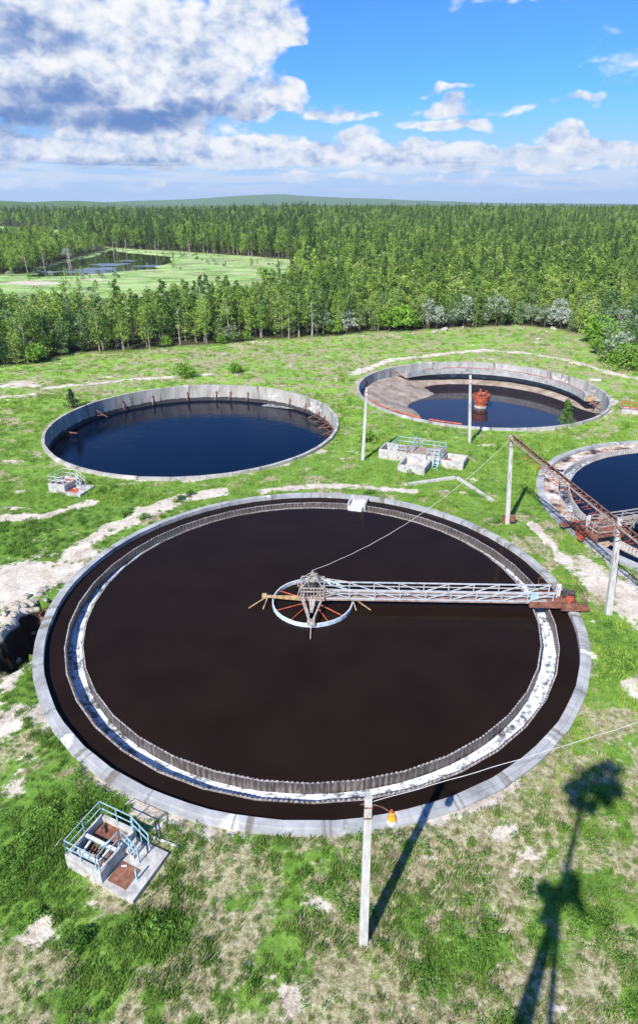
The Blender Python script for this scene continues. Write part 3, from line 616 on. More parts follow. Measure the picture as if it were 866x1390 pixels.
# ------------------------------------------------------------------ grass and weeds
def tuft(m, n, h, r, w, lean=.5):
    mb = MB()
    for i in range(n):
        a = random.uniform(0, 6.28); q = r * math.sqrt(random.random()); b = Vector((math.cos(a) * q, math.sin(a) * q, -.03)); hh = h * random.uniform(.5, 1.1)
        a2 = random.uniform(0, 6.28); t = b + Vector((math.cos(a2) * hh * lean * random.random(), math.sin(a2) * hh * lean * random.random(), hh)); s = Vector((-math.sin(a2), math.cos(a2), 0)) * w
        mb.add([b - s, b + s, b.lerp(t, .6) + s * .8, t, b.lerp(t, .6) - s * .8], [(0, 1, 2, 4), (4, 2, 3)])
    e = bpy.data.meshes.new('tuft'); e.from_pydata(mb.v, [], mb.f); e.materials.append(M[m]); return e
def weed(m, n, h, r, s):
    mb = MB()
    for i in range(n):
        a = random.uniform(0, 6.28); q = r * math.sqrt(random.random()); z = h * random.uniform(.1, 1) * (1 - .5 * (q / r) ** 2); leafquad(mb, (math.cos(a) * q, math.sin(a) * q, z), s * random.uniform(.6, 1.2), Vector((math.cos(a) * .3, math.sin(a) * .3, .8)))
    e = bpy.data.meshes.new('weed'); e.from_pydata(mb.v, [], mb.f); e.materials.append(M[m]); return e
gm = [tuft('grass', 46, .28, .30, .015), tuft('grass', 38, .36, .26, .016), tuft('grass_bright', 44, .2, .32, .015), tuft('straw', 34, .2, .30, .011, .9), tuft('straw', 26, .3, .25, .010, 1.1), weed('weed', 40, .3, .26, .045), weed('weed', 56, .45, .32, .05), tuft('grass_bright', 40, .28, .34, .016, .8)]
parts_ = []
for (y0, y1, dens) in ((10, 24, 17), (24, 36, 12), (36, 62, 6.5), (62, 100, 3.2), (100, 160, 1.3)):
    xm = .60 * y1 + 6; n = int((y1 - y0) * 2 * xm * dens); x = rng.uniform(-xm, xm, n); y = rng.uniform(y0, y1, n); k = np.abs(x) < .6 * y + 6; parts_.append(np.stack([x[k], y[k]], 1))
gp = np.concatenate(parts_); x, y = gp.T
k = np.ones(len(gp), bool)
for T in TANKS: k &= np.hypot(x - T[0], y - T[1]) > T[2] + .12
k &= ~((((x + 20.75) / 1.9) ** 2 + ((y - 37.9) / 4.4) ** 2) < 1); k &= dpoly(x, y, FOREST) < 1.5
def local(x, y, o, rz): dx, dy = x - o[0], y - o[1]; return dx * math.cos(rz) + dy * math.sin(rz), -dx * math.sin(rz) + dy * math.cos(rz)
VC1 = ((-11.6, 20.02, 0), R_(-25)); VC2 = ((7.2, 72.2, 0), R_(-24)); VC3 = ((-28.8, 62.2, 0), R_(-19))
for (o, rz), (x0, y0, x1, y1) in ((VC1, (-.1, -.1, 4.05, 2.6)), (VC3, (-.1, -.1, 4.1, 2.6)), (VC2, (-.1, -.1, 10.3, 2.9)), (VC2, (3.3, -3.5, 6.6, 0))):
    u, v = local(x, y, o, rz); k &= ~((u > x0) & (u < x1) & (v > y0) & (v < y1))
gp = gp[k]; x, y = gp.T; d, dry, lush = masks(x, y)
r1 = rng.random(len(x)); cl = fbm(x, y, .45, 4); cl2 = fbm(x + 70, y, 1.3, 2)
k = (r1 < (1.02 - d * .98)) & (r1 < .50 + 1.1 * ss(.38, .58, cl * .5 + cl2 * .3 + lush * .3 + .06))
gp = gp[k]; x, y = gp.T; d = d[k]; dry = dry[k]; lush = lush[k]; cl = cl[k]; cl2 = cl2[k]; r2 = rng.random(len(x))
br = ss(-2, 8, x) * ss(20, 28, y) + ss(55, 62, y)
idx = np.where(r2 < .33, 0, np.where(r2 < .62, 1, np.where(r2 < .84, 2, 7)))
idx = np.where((br < .5) & (idx == 2), 0, idx); idx = np.where((br < .5) & (idx == 7) & (r2 < .95), 1, idx)
idx = np.where((br > .5) & (r2 < .8), np.where(r2 < .4, 2, 7), idx)
idx = np.where(rng.random(len(x)) < dry * .48 * (y < 60), np.where(r2 < .5, 3, 4), idx)
wz = ss(.54, .62, fbm(x - 60, y + 33, .5, 3) + lush * .14); idx = np.where(rng.random(len(x)) < wz * .5 + .02, np.where(r2 < .55, 5, 6), idx)
sz = rng.uniform(.6, 1.15, len(x)) * (1 + .65 * ss(36, 90, y)) * (.75 + .6 * np.clip(lush, 0, 1)) * (.8 + .5 * ss(.4, .65, cl))
scatter_object('grass', gm, np.column_stack([x, y, terr(x, y)]), idx, np.stack([sz, sz, sz * rng.uniform(.7, 1.2, len(x))], 1), rng.uniform(0, 6.28, len(x)))
print('tufts', len(x))

def shrub(name, loc, rx, h, m, label, n=26, cl=18, ls=.13, shape='round', cat='shrub'):
    r = empty(name, loc, 0, label, cat); f = MB(); s = MB()
    for i in range(n):
        a = random.uniform(0, 6.28)
        if shape == 'cone': t = (i + .5) / n; w = rx * (1 - t * .85) * random.uniform(.4, .9); c = (math.cos(a) * w, math.sin(a) * w, h * (.08 + .88 * t)); cr_ = rx * .42 * (1.15 - t * .6)
        else:
            e = random.uniform(0, 1); w = rx * math.sqrt(1 - e * e) * random.uniform(.3, .88); c = (math.cos(a) * w, math.sin(a) * w, h * (.12 + .7 * e)); cr_ = min(rx, h) * random.uniform(.28, .45)
        clump(f, c, cr_, cl, ls, .8)
        s.tube([(0, 0, -.1), (c[0] * .5, c[1] * .5, c[2] * .6), c], .03 * max(1, h / 2), 4, .01)
    f.build('foliage', M[m], r); s.build('stem', M['bark_dark'], r); return r
g = lambda px_, py_: (P(px_, py_)[0], P(px_, py_)[1], float(terr(np.array([P(px_, py_)[0]]), np.array([P(px_, py_)[1]]))[0]))
shrub('shrub', g(100, 554), 1.15, 3.1, 'leaf_dark', 'small dark conical shrub at the upper left rim of the deep blue basin', 30, 26, .12, 'cone')
shrub('shrub', g(250, 512), 2.7, 2.5, 'leaf_bush', 'wide low round green shrub in the grass behind the deep blue basin', 44, 30, .17)
shrub('shrub', g(320, 506), 1.8, 1.7, 'leaf_bush', 'smaller round green shrub right of the wide one behind the deep blue basin', 30, 28, .16)
shrub('young_tree', (g(766, 577)), 1.15, 3.7, 'leaf_bush', 'slim bright green young tree at the near rim of the half drained basin', 34, 26, .13, 'cone', 'tree')
shrub('shrub', g(106, 1280), .8, .62, 'weed', 'low dark green leafy weed bush on bare sand in the bottom left foreground', 26, 30, .06)
shrub('shrub', g(50, 1245), .45, .45, 'weed', 'small leafy weed clump at the edge of the bare sand in the bottom left foreground', 12, 24, .055)
shrub('shrub', g(108, 1120), .95, .8, 'weed', 'bright green leafy bush between the big basin and the nearest valve chamber', 34, 30, .07)
shrub('shrub', g(72, 1108), .6, .6, 'weed', 'small leafy bush behind and left of the nearest valve chamber', 20, 26, .07)
shrub('shrub', g(497, 600), 1.6, 1.5, 'leaf_bush', 'ragged green shrub behind the left lamp post by the half drained basin', 26, 26, .13)
shrub('shrub', g(848, 500), 4.6, 4.6, 'leaf_bush', 'large bright green shrub beside the bend of the dirt track', 70, 34, .22)
shrub('shrub', g(815, 470), 2.6, 3.0, 'leaf_silver', 'pale shrub behind the large green shrub at the dirt track', 34, 30, .19)
shrub('shrub', g(872, 470), 4.0, 5.0, 'leaf_bush', 'tall green shrub behind the large shrub at the right end of the dirt track', 60, 34, .22)
shrub('shrub', g(672, 712), .7, .7, 'weed', 'low weed clump beside the foot of the lamp post carrying the truss', 16, 22, .08)
for i, (a, b, w_, h_) in enumerate(((650, 148 + 565, .5, .5),)): pass
for (a, b) in ((500, 672), (170, 700), (196, 706), (244, 680), (258, 672)):
    r = shrub('weed_bush', g(a, b), .8, .6, 'weed', 'knee high green weed bush in the sandy strip between the two left basins', 16, 20, .08); r['group'] = 'weed bushes between the left basins'
    if a == 500: r['label'] = 'knee high green weed bush by the white outlet box of the big basin'; del r['group']

# ------------------------------------------------------------------ the four round basins
def tank(T, name, label, wallm, thick, zt, zf, step=True, wob=.02, seg=96, seed=1):
    t = empty(name, (T[0], T[1], 0), 0, label, 'settling tank'); R = T[2]
    prof = [(R, -1.6), (R, zt - .09), (R - thick * .42, zt - .08), (R - thick * .42, zt), (R - thick, zt), (R - thick, zf)] if step else [(R, -1.6), (R, zt), (R - thick, zt), (R - thick, zf)]
    prof += [(R - .02, zf), ]
    lathe('wall', prof, M[wallm], t, seg, wob=wob, seed=seed)
    return t
t1 = tank(T1, 'settling_tank', 'largest round settling tank in front, full of dark brown water with white foam', 'wall_full', .70, .3, -4.2, wob=.035)
t2 = tank(T2, 'settling_tank', 'round tank without a bridge, deep blue water far below its bare rim', 'wall_plain', .42, .3, -5.2, step=False, wob=.035, seed=3)
t3 = tank(T3, 'settling_tank', 'half drained round tank with sandy floor and a red centre drum', 'wall_dry', .40, .3, -5.2, step=False, wob=.03, seed=4)
t4 = tank(T4, 'settling_tank', 'round tank cut by the right edge, crusted brown foam around navy water', 'wall_full', .80, .3, -4.2, wob=.03, seed=5)
def tfloor(t, R, z, m): lathe('floor', [(0.01, z), (R, z), (R, z - .3), (0.01, z - .3)], m, t, 64)
for t, T in ((t1, T1), (t4, T4)): tfloor(t, 19, -4.25, M['wet_wood'])
tfloor(t2, 19.5, -5.25, M['wet_wood'])
def launder(t, ri, ro, wm, seg, foamm, seed, a0=0, a1=2 * math.pi):
    wt = -.02; zb = -1.35; th = .13
    lathe('launder', [(ro, wt), (ro - th, wt), (ro - th, -.95), (ri + th, -.95), (ri + th, wt), (ri, wt), (ri, zb), (ro, zb)], wm, t, seg, a0, a1, wob=.035, seed=seed)
    for r in (ri, ro - .045):
        n = int((a1 - a0) * r / .27); v = []; f_ = []; rr = random.Random(seed); da = (a1 - a0) / seg; m = n * 4
        for i in range(m):
            a = a0 + (a1 - a0) * i / m; fr = (a - a0) / da; fr -= math.floor(fr); rc = r * math.cos(da / 2) / math.cos((fr - .5) * da)
            zt = wt + (.06 if i % 4 in (0, 1) else .0) + rr.uniform(-.01, .01)
            for q, z in ((-.012, wt - .07), (-.012, zt), (.06, zt), (.06, wt - .07)): v.append(((rc + q) * math.cos(a), (rc + q) * math.sin(a), z))
        for i in range(m):
            i2 = (i + 1) % m
            for q in range(4): f_.append((i * 4 + q, i2 * 4 + q, i2 * 4 + (q + 1) % 4, i * 4 + (q + 1) % 4))
        mb = MB(); mb.add(v, f_); mb.build('weir_plate', M['weir_plate'], t)
    f = lathe('foam', [(ri + th - .01, -.66), (ro - th + .01, -.68)], M[foamm], None, seg * 3, a0, a1, closed=False, wob=0)
    f.location = t.location; tag(f, kind='stuff'); return f
launder(t1, 16.8, 18.03, M['weir_wall'], 40, 'foam', 5)
launder(t4, 16.5, 17.75, M['weir_wall_pale'], 40, 'foam_sparse', 9)
ZW = -.07
w = disc('basin_water', 19.4, ZW, M['water_brown'], (T1[0], T1[1], 0)); 
# water stands both inside the launder ring and in the channel outside it
bpy.data.objects.remove(w)
def water_ring(T, m, m2, ri, ro):
    tag(disc('basin_water', ri + .02, ZW, m, (T[0], T[1], 0), 120), kind='structure'); tag(disc('channel_water', T[2] - .6, ZW, m2, (T[0], T[1], 0), 120, ro - .05), kind='structure')
water_ring(T1, M['water_brown'], M['water_brown'], 16.8, 18.03); water_ring(T4, M['water_navy'], M['water_navy'], 16.5, 17.75)
tag(disc('basin_water', 19.75, -2.3, M['water_blue'], (T2[0], T2[1], 0), 120), kind='structure')
tag(disc('basin_water', 19.85, -3.25, M['water_grey'], (T3[0], T3[1], 0), 120), kind='structure')
# dried sludge crust in part of the right basin's channel
def crust(T, r0, r1, a0, a1, z, seed):
    v = []; f = []; n = int((a1 - a0) / 1.2) + 2; m = 6; rr = random.Random(seed)
    for i in range(n + 1):
        a = R_(a0 + (a1 - a0) * i / n); e = min(1, min(i, n - i) / 4)
        for j in range(m + 1):
            r = r0 + (r1 - r0) * (j / m); v.append((r * math.cos(a), r * math.sin(a), z + (.035 + rr.uniform(-.015, .02)) * e - .03 * (1 - e)))
    for i in range(n):
        for j in range(m): f.append((i * (m + 1) + j, i * (m + 1) + j + 1, (i + 1) * (m + 1) + j + 1, (i + 1) * (m + 1) + j))
    me_ = bpy.data.meshes.new('sludge_crust'); me_.from_pydata(v, [], f); me_.materials.append(M['sludge']); o = bpy.data.objects.new('sludge_crust', me_); C.objects.link(o); o.location = (T[0], T[1], 0); return tag(o, kind='stuff')
crust(T4, 17.72, 19.22, 150, 206, ZW, 3); crust(T4, 17.72, 19.22, 84, 146, ZW, 4)

# outlet boxes between launder and rim
def outlet(T, ang, label, pale=True):
    r = empty('outlet_box', (T[0], T[1], 0), R_(ang), label, 'outlet box'); b = MB(); b.box((17.9, 0, -.35), (2.6, 1.35, .9)); b.build('channel_body', M['paint_white'] if pale else M['old_concrete'], r)
    c = MB(); c.box((18.55, -.82, -.05), (2.3, .22, .75)); c.box((18.55, .82, -.05), (2.3, .22, .75)); c.box((19.1, 0, .22), (.8, 1.5, .22)); c.build('side_wall', M['old_concrete'], r)
    return r
outlet(T1, math.degrees(math.atan2(60 - T1[1], 4.15 - T1[0])), 'white topped outlet box at the far rim of the big basin in front')
outlet(T4, 152, 'rusty brown outlet box at the left rim of the basin cut by the right edge', False)

# ---- things inside the basin without a bridge: rusty brackets left on its wall
def onwall(T, deg, z, rin=.45): a = R_(deg); return Vector((T[0] + (T[2] - rin) * math.cos(a), T[1] + (T[2] - rin) * math.sin(a), z))
def bracket(T, deg, z, ln, drop, label, grp, side=.25):
    a = R_(deg); r = empty('rusty_bracket', onwall(T, deg, z), a, label, 'bracket', grp); b = MB(); b.bar((0, 0, 0), (-ln, side, -drop), .11, .11); b.bar((0.0, 0, .25), (0, 0, -1.0), .10, .12)
    if ln > .8: b.bar((0, .0, -.9), (-ln * .7, side * .7, -drop * .7), .08, .08)
    b.build('arm', M['rust'], r); p_ = MB(); p_.box((.0, 0, -.1), (.06, .4, .4)); p_.build('wall_plate', M['rust_plate'], r); return r
for d_ in (104, 90, 83, 74, 121, 50, 39, 136): bracket(T2, d_, -.9, random.uniform(.35, .75), random.uniform(.8, 1.3), 'short rusty bracket on the far inner wall of the deep blue basin', 'brackets on the far inner wall of the basin without a bridge')
for d_ in (28, 22, 17, 11, 5): bracket(T2, d_, -1.2 - random.random() * .5, random.uniform(1.8, 2.6), random.uniform(.2, .9), 'long rusty arm jutting out at the right end of the deep blue basin', 'long arms at the right end of the basin without a bridge', random.uniform(-.5, .4))
bracket(T2, 151, -.9, 2.0, .9, 'long rusty arm on the upper left inner wall of the deep blue basin', None, -.3); bracket(T2, 175, -1.7, 2.3, .1, 'rusty arm just above the water at the left end of the deep blue basin', None, .3)
def patch(T, name, cx, cy, rx, ry, z, m, seed, kind='stuff', thick=.03):
    rr = random.Random(seed); v = [(0, 0, thick)]; n = 44; ph = [rr.uniform(0, 6.28) for _ in range(5)]
    for i in range(n):
        a = 6.2832 * i / n; k = 1 + .18 * math.sin(3 * a + ph[0]) + .12 * math.sin(5 * a + ph[1]) + .08 * math.sin(9 * a + ph[2]) + .05 * math.sin(14 * a + ph[3]); v.append((rx * k * math.cos(a), ry * k * math.sin(a), -.01))
    me_ = bpy.data.meshes.new(name); me_.from_pydata(v, [], [(0, 1 + i, 1 + (i + 1) % n) for i in range(n)]); me_.materials.append(m); o = bpy.data.objects.new(name, me_); C.objects.link(o); o.location = (cx, cy, z); return tag(o, kind=kind)
scum = mottled('grey_scum', [(.4, (.05, .055, .06)), (.5, (.22, .22, .22)), (.65, (.42, .42, .42))], 1.3)
q = P(385, 551, -2.3); o_ = patch(T2, 'scum', q[0], q[1], 4.0, 1.3, -2.29, scum, 4); o_.rotation_euler[2] = R_(-22)

# ---- half drained basin: sloping sandy floor, inner trough, red drum
def bed():
    n = 110; m = 34; v = []; f = []
    for j in range(m + 1):
        r = 19.8 * j / m
        for i in range(n):
            a = 6.28319 * i / n; x_, y_ = r * math.cos(a), r * math.sin(a)
            lift = 1.35 * ss(-8.5, -15.5, x_ - .35 * y_ + 1.5 * math.sin(y_ * .5)) + .55 * ss(15.2, 18.5, r) * ss(-.2, .4, math.sin(a)) + .25 * ss(16, 19, r)
            v.append((x_, y_, -3.55 + lift + (vnoise(x_, y_, .7) - .5) * .12))
    for j in range(m):
        for i in range(n): f.append((j * n + i, j * n + (i + 1) % n, (j + 1) * n + (i + 1) % n, (j + 1) * n + i))
    me_ = bpy.data.meshes.new('floor'); me_.from_pydata(v, [], f); me_.polygons.foreach_set('use_smooth', [True] * len(f))
    me_.materials.append(mottled('sandy_silt', [(.3, (.17, .13, .10)), (.5, (.30, .24, .195)), (.7, (.41, .34, .285))], .6, stain=(.10, .075, .06), stain_scale=.5, stain_lo=.6)); o = bpy.data.objects.new('floor', me_); C.objects.link(o); o.parent = t3
bed()
A0, A1 = R_(-4), R_(126)
lathe('launder', [(19.68, -1.1), (17.3, -1.1), (17.3, -.25), (17.1, -.25), (17.1, -1.35), (19.68, -1.35)], M['concrete'], t3, 46, A0, A1, wob=.02, seed=8)
def arcpts(r, z, a0, a1, n, j=0): return [(r * math.cos(R_(a0 + (a1 - a0) * i / n)) + random.uniform(-j, j), r * math.sin(R_(a0 + (a1 - a0) * i / n)) + random.uniform(-j, j), z) for i in range(n + 1)]
pp = MB(); pp.tube(arcpts(17.2, -.2, -3, 62, 26, .02), .055, 6); pp.tube(arcpts(17.2, -.2, 66, 100, 16, .02), .055, 6); pp.tube(arcpts(17.2, -.2, 106, 112, 4, .02), .055, 6); pp.tube(arcpts(18.5, -1.0, 8, 46, 16, .03), .1, 6); pp.tube(arcpts(18.6, -1.0, 78, 104, 12, .03), .08, 6); pp.build('pipe', M['rust_red'], t3)
pp = MB(); pp.box((17.9, -1.35, -.9), (1.3, .12, .9)); pp.box((18.4, -1.0, -1.1), (.12, 1.3, .12)); pp.build('end_plate', M['ochre'], t3)
# loose angle irons lying on the near rim and in the gap
def iron(T, pts, r, label, grp=None, m='rust_red'):
    b = MB(); b.tube(pts, r, 4); o = b.build('steel_strip', M[m]); o.location = (T[0], T[1], 0); return tag(o, label, 'scrap metal', grp)
iron(T3, arcpts(19.25, .22, 199, 214, 8, .05), .13, 'broken red edging strip on the near left rim of the half drained basin')
iron(T3, arcpts(19.1, .20, 216, 232, 8, .05), .15, 'red steel strip, middle one of three on the near rim of the half drained basin')
iron(T3, arcpts(19.0, .2, 236, 250, 8, .05), .13, 'red steel strip on the half drained basin rim, nearest to the lamp post')
iron(T3, [(-17.8, 8.5, -.6), (-17.5, 7.8, -2.4)], .1, 'rusty bar leaning on the left inner wall of the half drained basin', m='rust')
iron(T3, [(-12.2, 14.9, -.3), (-10.6, 14.1, -1.2), (-9.6, 14.2, -1.9)], .13, 'bent rusty angle at the left end of the half drained basin inner trough', m='rust')
for i in range(6):
    a = R_(-7 - i * 2.2); c = Vector((18.2 * math.cos(a), 18.2 * math.sin(a), -1.2)); d_ = Vector((random.uniform(-1, 1), random.uniform(-1, 1), random.uniform(-.5, .3)))
    iron(T3, [c - d_, c + d_], .08, 'rusty bar in the tangle at the right end of the half drained basin', 'tangled bars at the right end of the half drained basin', m='rust')
r = empty('centre_drum', (P(652, 552, -3.2)[0], P(652, 552, -3.2)[1], -3.3), .3, 'rusty red tapered drum standing in the water of the half drained basin', 'drum')
lathe('drum_body', [(1.1, .45), (1.35, 1.9), (1.42, 1.95), (1.45, 2.25), (1.38, 2.25), (1.3, 1.9), (1.05, .5)], M['rust_red'], r, 28)
lathe('drum_base', [(1.05, -.4), (1.08, .46), (.2, .47), (.2, -.4)], M['old_concrete'], r, 28)
lathe('drum_band', [(1.22, 1.0), (1.30, 1.0), (1.31, 1.12), (1.24, 1.12)], M['rust'], r, 28)
b = MB(); b.bar((-.9, .2, 2.0), (1.0, -.1, 2.1), .16); b.bar((0, -1, 2.05), (0, 1, 2.05), .14); b.box((-.1, .1, 2.2), (1.1, .9, .12), rz=.2); b.build('cross_beam', M['rust'], r)
b = MB(); b.tube([(-.2, .2, 1.9), (-.2, .2, 3.1)], .17, 8); b.bar((.7, .3, 2.1), (1.1, .3, 2.75), .14, .3); b.bar((-1.0, -.5, 2.1), (-.7, -.5, 2.6), .1, .2); b.build('shaft_stub', M['rust_red'], r)
# ------------------------------------------------------------------ rotating scraper bridges
def cyl(mb, p, q, r, n=12): mb.tube([p, q], r, n)
def bridge(T, ang, label, well_label, rail, deck, seed, carriage_rail='rust', zb=0.0):
    rr = random.Random(seed); R = T[2]
    w = empty('feed_well', (T[0], T[1], 0), R_(ang), well_label, 'feed well')
    lathe('band', [(3.12, -.5), (3.12, .24), (3.02, .24), (3.02, -.5)], M['band'], w, 32, wob=.015, seed=seed)
    for k, a in enumerate((28, 62, 118, 152, 205, 238, 296, 322)):
        b = MB(); b.tube([(.3 * math.cos(R_(a)), .3 * math.sin(R_(a)), .12), (3.05 * math.cos(R_(a)), 3.05 * math.sin(R_(a)), .06)], .045, 5); b.build('spoke', M['rust_red'], w)
    b = MB(); cyl(b, (0, 0, -3.5), (0, 0, .7), .42, 16); b.build('centre_column', M['old_concrete'], w)
    t = empty('scraper_bridge', (T[0], T[1], zb), R_(ang), label, 'bridge')
    x0, x1, hw, zd, zt = .9, R - 1.9, .48, .72, 1.52; n = 9; st = (x1 - x0) / n
    b = MB()
    for i in range(4): b.box(((x0 + x1) / 2, -hw + .13 + i * .235, zd), (x1 - x0, .215, .05))
    b.build('walkway', M[deck], t)
    b = MB()
    for s in (-1, 1): b.box(((x0 + x1) / 2, s * (hw + .05), zd - .07), (x1 - x0 + .2, .08, .14))
    for i in range(2 * n + 1): b.box((x0 + i * st / 2, 0, zd - .10), (.09, 2 * hw, .1))
    b.build('deck_beam', M['rust_deck'], t)
    for s in (-1, 1):
        b = MB(); y = s * (hw + .06)
        b.bar((x0 - .3, y, zt), (x1 + .1, y, zt), .09, .08); b.bar((x0 - .3, y, zt - .33), (x1, y, zt - .33), .07, .05); b.bar((x0 - .3, y, zd + .03), (x1, y, zd + .03), .08, .08)
        for i in range(n + 1):
            x = x0 + i * st; b.bar((x, y, zd), (x, y, zt), .07, .07)
            if i < n:
                if i < n * .42: b.bar((x, y, zt - .03), (x + st, y, zd + .05), .065, .065)
                else: b.bar((x, y, zd + .05), (x + st, y, zt - .03), .065, .065)
        b.build('side_truss', M[rail], t)
    # wheel carriage that runs on the rim
    b = MB(); b.box((R - 2.2, -.86, .68), (3.0, .22, .42)); b.box((R - 1.6, .75, .66), (2.6, .18, .34)); b.box((R - .45, -.95, .62), (.3, .5, .3)); b.box((R - .4, 0, .68), (.34, 2.5, .3)); b.box((R - .4, -.95, .66), (2.1, .6, .10)); b.box((R - .4, -1.22, .56), (2.1, .07, .26)); b.box((R - 1.2, 0, .80), (2.2, 1.5, .06))
    b.build('carriage_frame', M['rust_plate'], t)
    for s in (-1, 1):
        b = MB(); cyl(b, (R - .28, s * 1.0 - .09, .53), (R - .28, s * 1.0 + .09, .53), .23, 16); b.build('wheel', M['dark'], t)
    b = MB(); cyl(b, (R - .75, .1, 1.12), (R - .1, .2, 1.12), .2, 14); b.box((R - .85, .05, 1.03), (.35, .4, .42)); cyl(b, (R - .75, .65, 1.03), (R - .35, .65, 1.03), .14, 12); dm = b.build('drive_motor', M['dark'], t)
    b = MB(); b.box((R - .6, -.4, .97), (.42, .34, .28)); cyl(b, (R - .8, -.4, .96), (R - .8, -.85, .96), .12, 10); b.build('gearbox', M['rust_red'], dm)
    b = MB(); b.box((R - 1.35, .15, 1.36), (.36, .08, 1.05)); b.box((R - 1.5, .0, 1.36), (.06, .3, 1.0)); b.build('shield_plate', M['paint_white'], t)
    b = MB(); b.box((R - 3.3, -.45, 1.2), (.55, .22, .5)); b.build('control_box', M['paint_blue'] if rail == 'paint_grey' else M['paint_cream'], t)
    b = MB(); c = [(R - 2.6, 1.05, .8), (R + .3, 1.05, .8), (R + .3, -1.25, .7), (R - .6, -1.25, .7)]
    for z in (.55, 1.05):
        for i in range(3): b.bar(Vector(c[i]) + Vector((0, 0, z)), Vector(c[i + 1]) + Vector((0, 0, z)), .028)
    for q in c + [(R - 1.2, 1.05, .8)]: b.bar(q, Vector(q) + Vector((0, 0, 1.07)), .04)
    b.build('guard_rail', M[carriage_rail], t)
    # turntable over the column
    b = MB()
    for s in (-1, 1):
        for i in range(8): x = -.85 + i * .245; b.bar((x, s * .82, .85), (x, s * .82, 1.8), .05)
        for z in (.95, 1.5, 1.8): b.bar((-.87, s * .82, z), (.88, s * .82, z), .07)
        for i in range(1, 7): y = -.82 + i * .235; b.bar((s * .87, y, .85), (s * .87, y, 1.8), .045) if not (s > 0 and 1 < i < 6) else None
        for z in (.95, 1.5, 1.8): b.bar((s * .87, -.82, z), (s * .87, .82, z), .06) if not (s > 0 and z < 1.7) else None
    b.build('cage', M['paint_cream'], t)
    b = MB(); b.box((0, 0, .78), (1.9, 1.8, .10)); b.build('turntable', M['rust_deck'], t)
    b = MB(); cyl(b, (.05, .1, .85), (.05, .1, 1.55), .3, 14); cyl(b, (.05, .1, 1.45), (.05, .1, 1.75), .17, 12); b.box((-.5, -.2, 1.15), (.4, .5, .6)); b.box((.5, .25, 1.1), (.35, .35, .5)); b.build('slewing_drive', M['dark'], t)
    b = MB()
    for sx in (-.8, .8):
        for sy in (-.75, .75): b.bar((sx, sy, 1.75), (0, 0, 2.75), .05)
    b.bar((-.45, 0, 2.25), (.45, 0, 2.25), .04); b.box((.05, 0, 2.05), (.3, .3, .3)); b.bar((0, 0, 2.7), (0, 0, 2.85), .12)
    b.build('apex_frame', M['paint_cream'], t)
    for q_ in (((.5, -.75, 1.75), (1.9, -.5, 1.5), .08), ((.5, -.75, 1.2), (2.6, -.52, 1.45), .07), ((.5, .75, 1.75), (3.2, .5, 1.5), .07), ((.9, -.7, 1.0), (2.2, -.52, 1.3), .06), ((-.9, -.7, 1.8), (-1.2, -.9, .8), .05), ((-.9, .7, 1.8), (-1.2, .9, .8), .05)): b = MB(); b.bar(*q_); b.build('tie_bar', M['paint_cream'], t)
    for sg, L in ((-1, 3.75), (1, 3.35)):
        b = MB(); b.bar((sg * .3, -.45, .62), (sg * L, -.12, .58), .34, .26, w2=.16); b.box((sg * (L - .05), -.12, .6), (.35, .3, .3)); b.bar((sg * (L - .2), -.1, .5), (sg * (L + 1.1), -.85, -.05), .06); b.bar((sg * (L - .3), -.2, .5), (sg * (L - .0), -.9, -.1), .06); b.build('scraper_arm', M['ochre'], t)
    for sg in (-1, 1):
        b = MB(); b.bar((-.75, sg * .8, .72), (-.12, sg * 3.15, .5), .13, .16); b.bar((.7, sg * .8, .72), (.12, sg * 3.15, .5), .13, .16); b.bar((0, sg * .8, .82), (0, sg * 2.3, .66), .5, .05, w2=.2); b.box((0, sg * 3.15, .42), (.55, .35, .35)); b.bar((0, sg * 3.2, .4), (0, sg * 4.5, -.05), .055); b.bar((-.75, sg * .8, 1.3), (-.15, sg * 2.6, .6), .06); b.build('bracket_arm', M['paint_cream'], t)
    return t
bridge(T1, -1.6, 'pale grey trussed scraper bridge with rusty deck over the big brown basin', 'pale round feed well with rusty spokes at the centre of the big basin', 'paint_grey', 'rust_deck', 2)
bridge(T4, 195.9, 'cream railed rusty scraper bridge over the right basin, passing under the truss', 'feed well at the centre of the basin cut by the right edge', 'paint_cream', 'rust_deck', 3)
# landing stage and steps at the rim end of the right-hand bridge
a_ = R_(195.9); r = empty('access_platform', (T4[0] + 17.4 * math.cos(a_), T4[1] + 17.4 * math.sin(a_), 0), a_, 'rusty access platform with cream handrails at the rim end of the right bridge', 'platform')
b = MB(); b.box((.2, 1.7, .9), (3.4, 1.5, .08)); b.box((1.9, 1.7, .6), (.1, 1.4, .5)); b.build('deck', M['rust_plate'], r)
b = MB()
for (p_, q_) in (((-1.5, 2.4), (1.9, 2.4)), ((1.9, 2.4), (1.9, .9)), ((-1.5, 2.4), (-3.6, .95))):
    for z in (1.4, 1.95): b.bar((*p_, z), (*q_, z), .07)
    for k in (0, .5, 1): x_ = p_[0] + (q_[0] - p_[0]) * k; y_ = p_[1] + (q_[1] - p_[1]) * k; b.bar((x_, y_, .9), (x_, y_, 1.97), .07)
b.build('handrail', M['paint_cream'], r)
b = MB(); b.box((2.2, .5, .75), (.7, .5, .8)); b.box((2.75, 1.3, .55), (.4, .6, .5)); b.build('drive_cover', M['rust_red'], r)

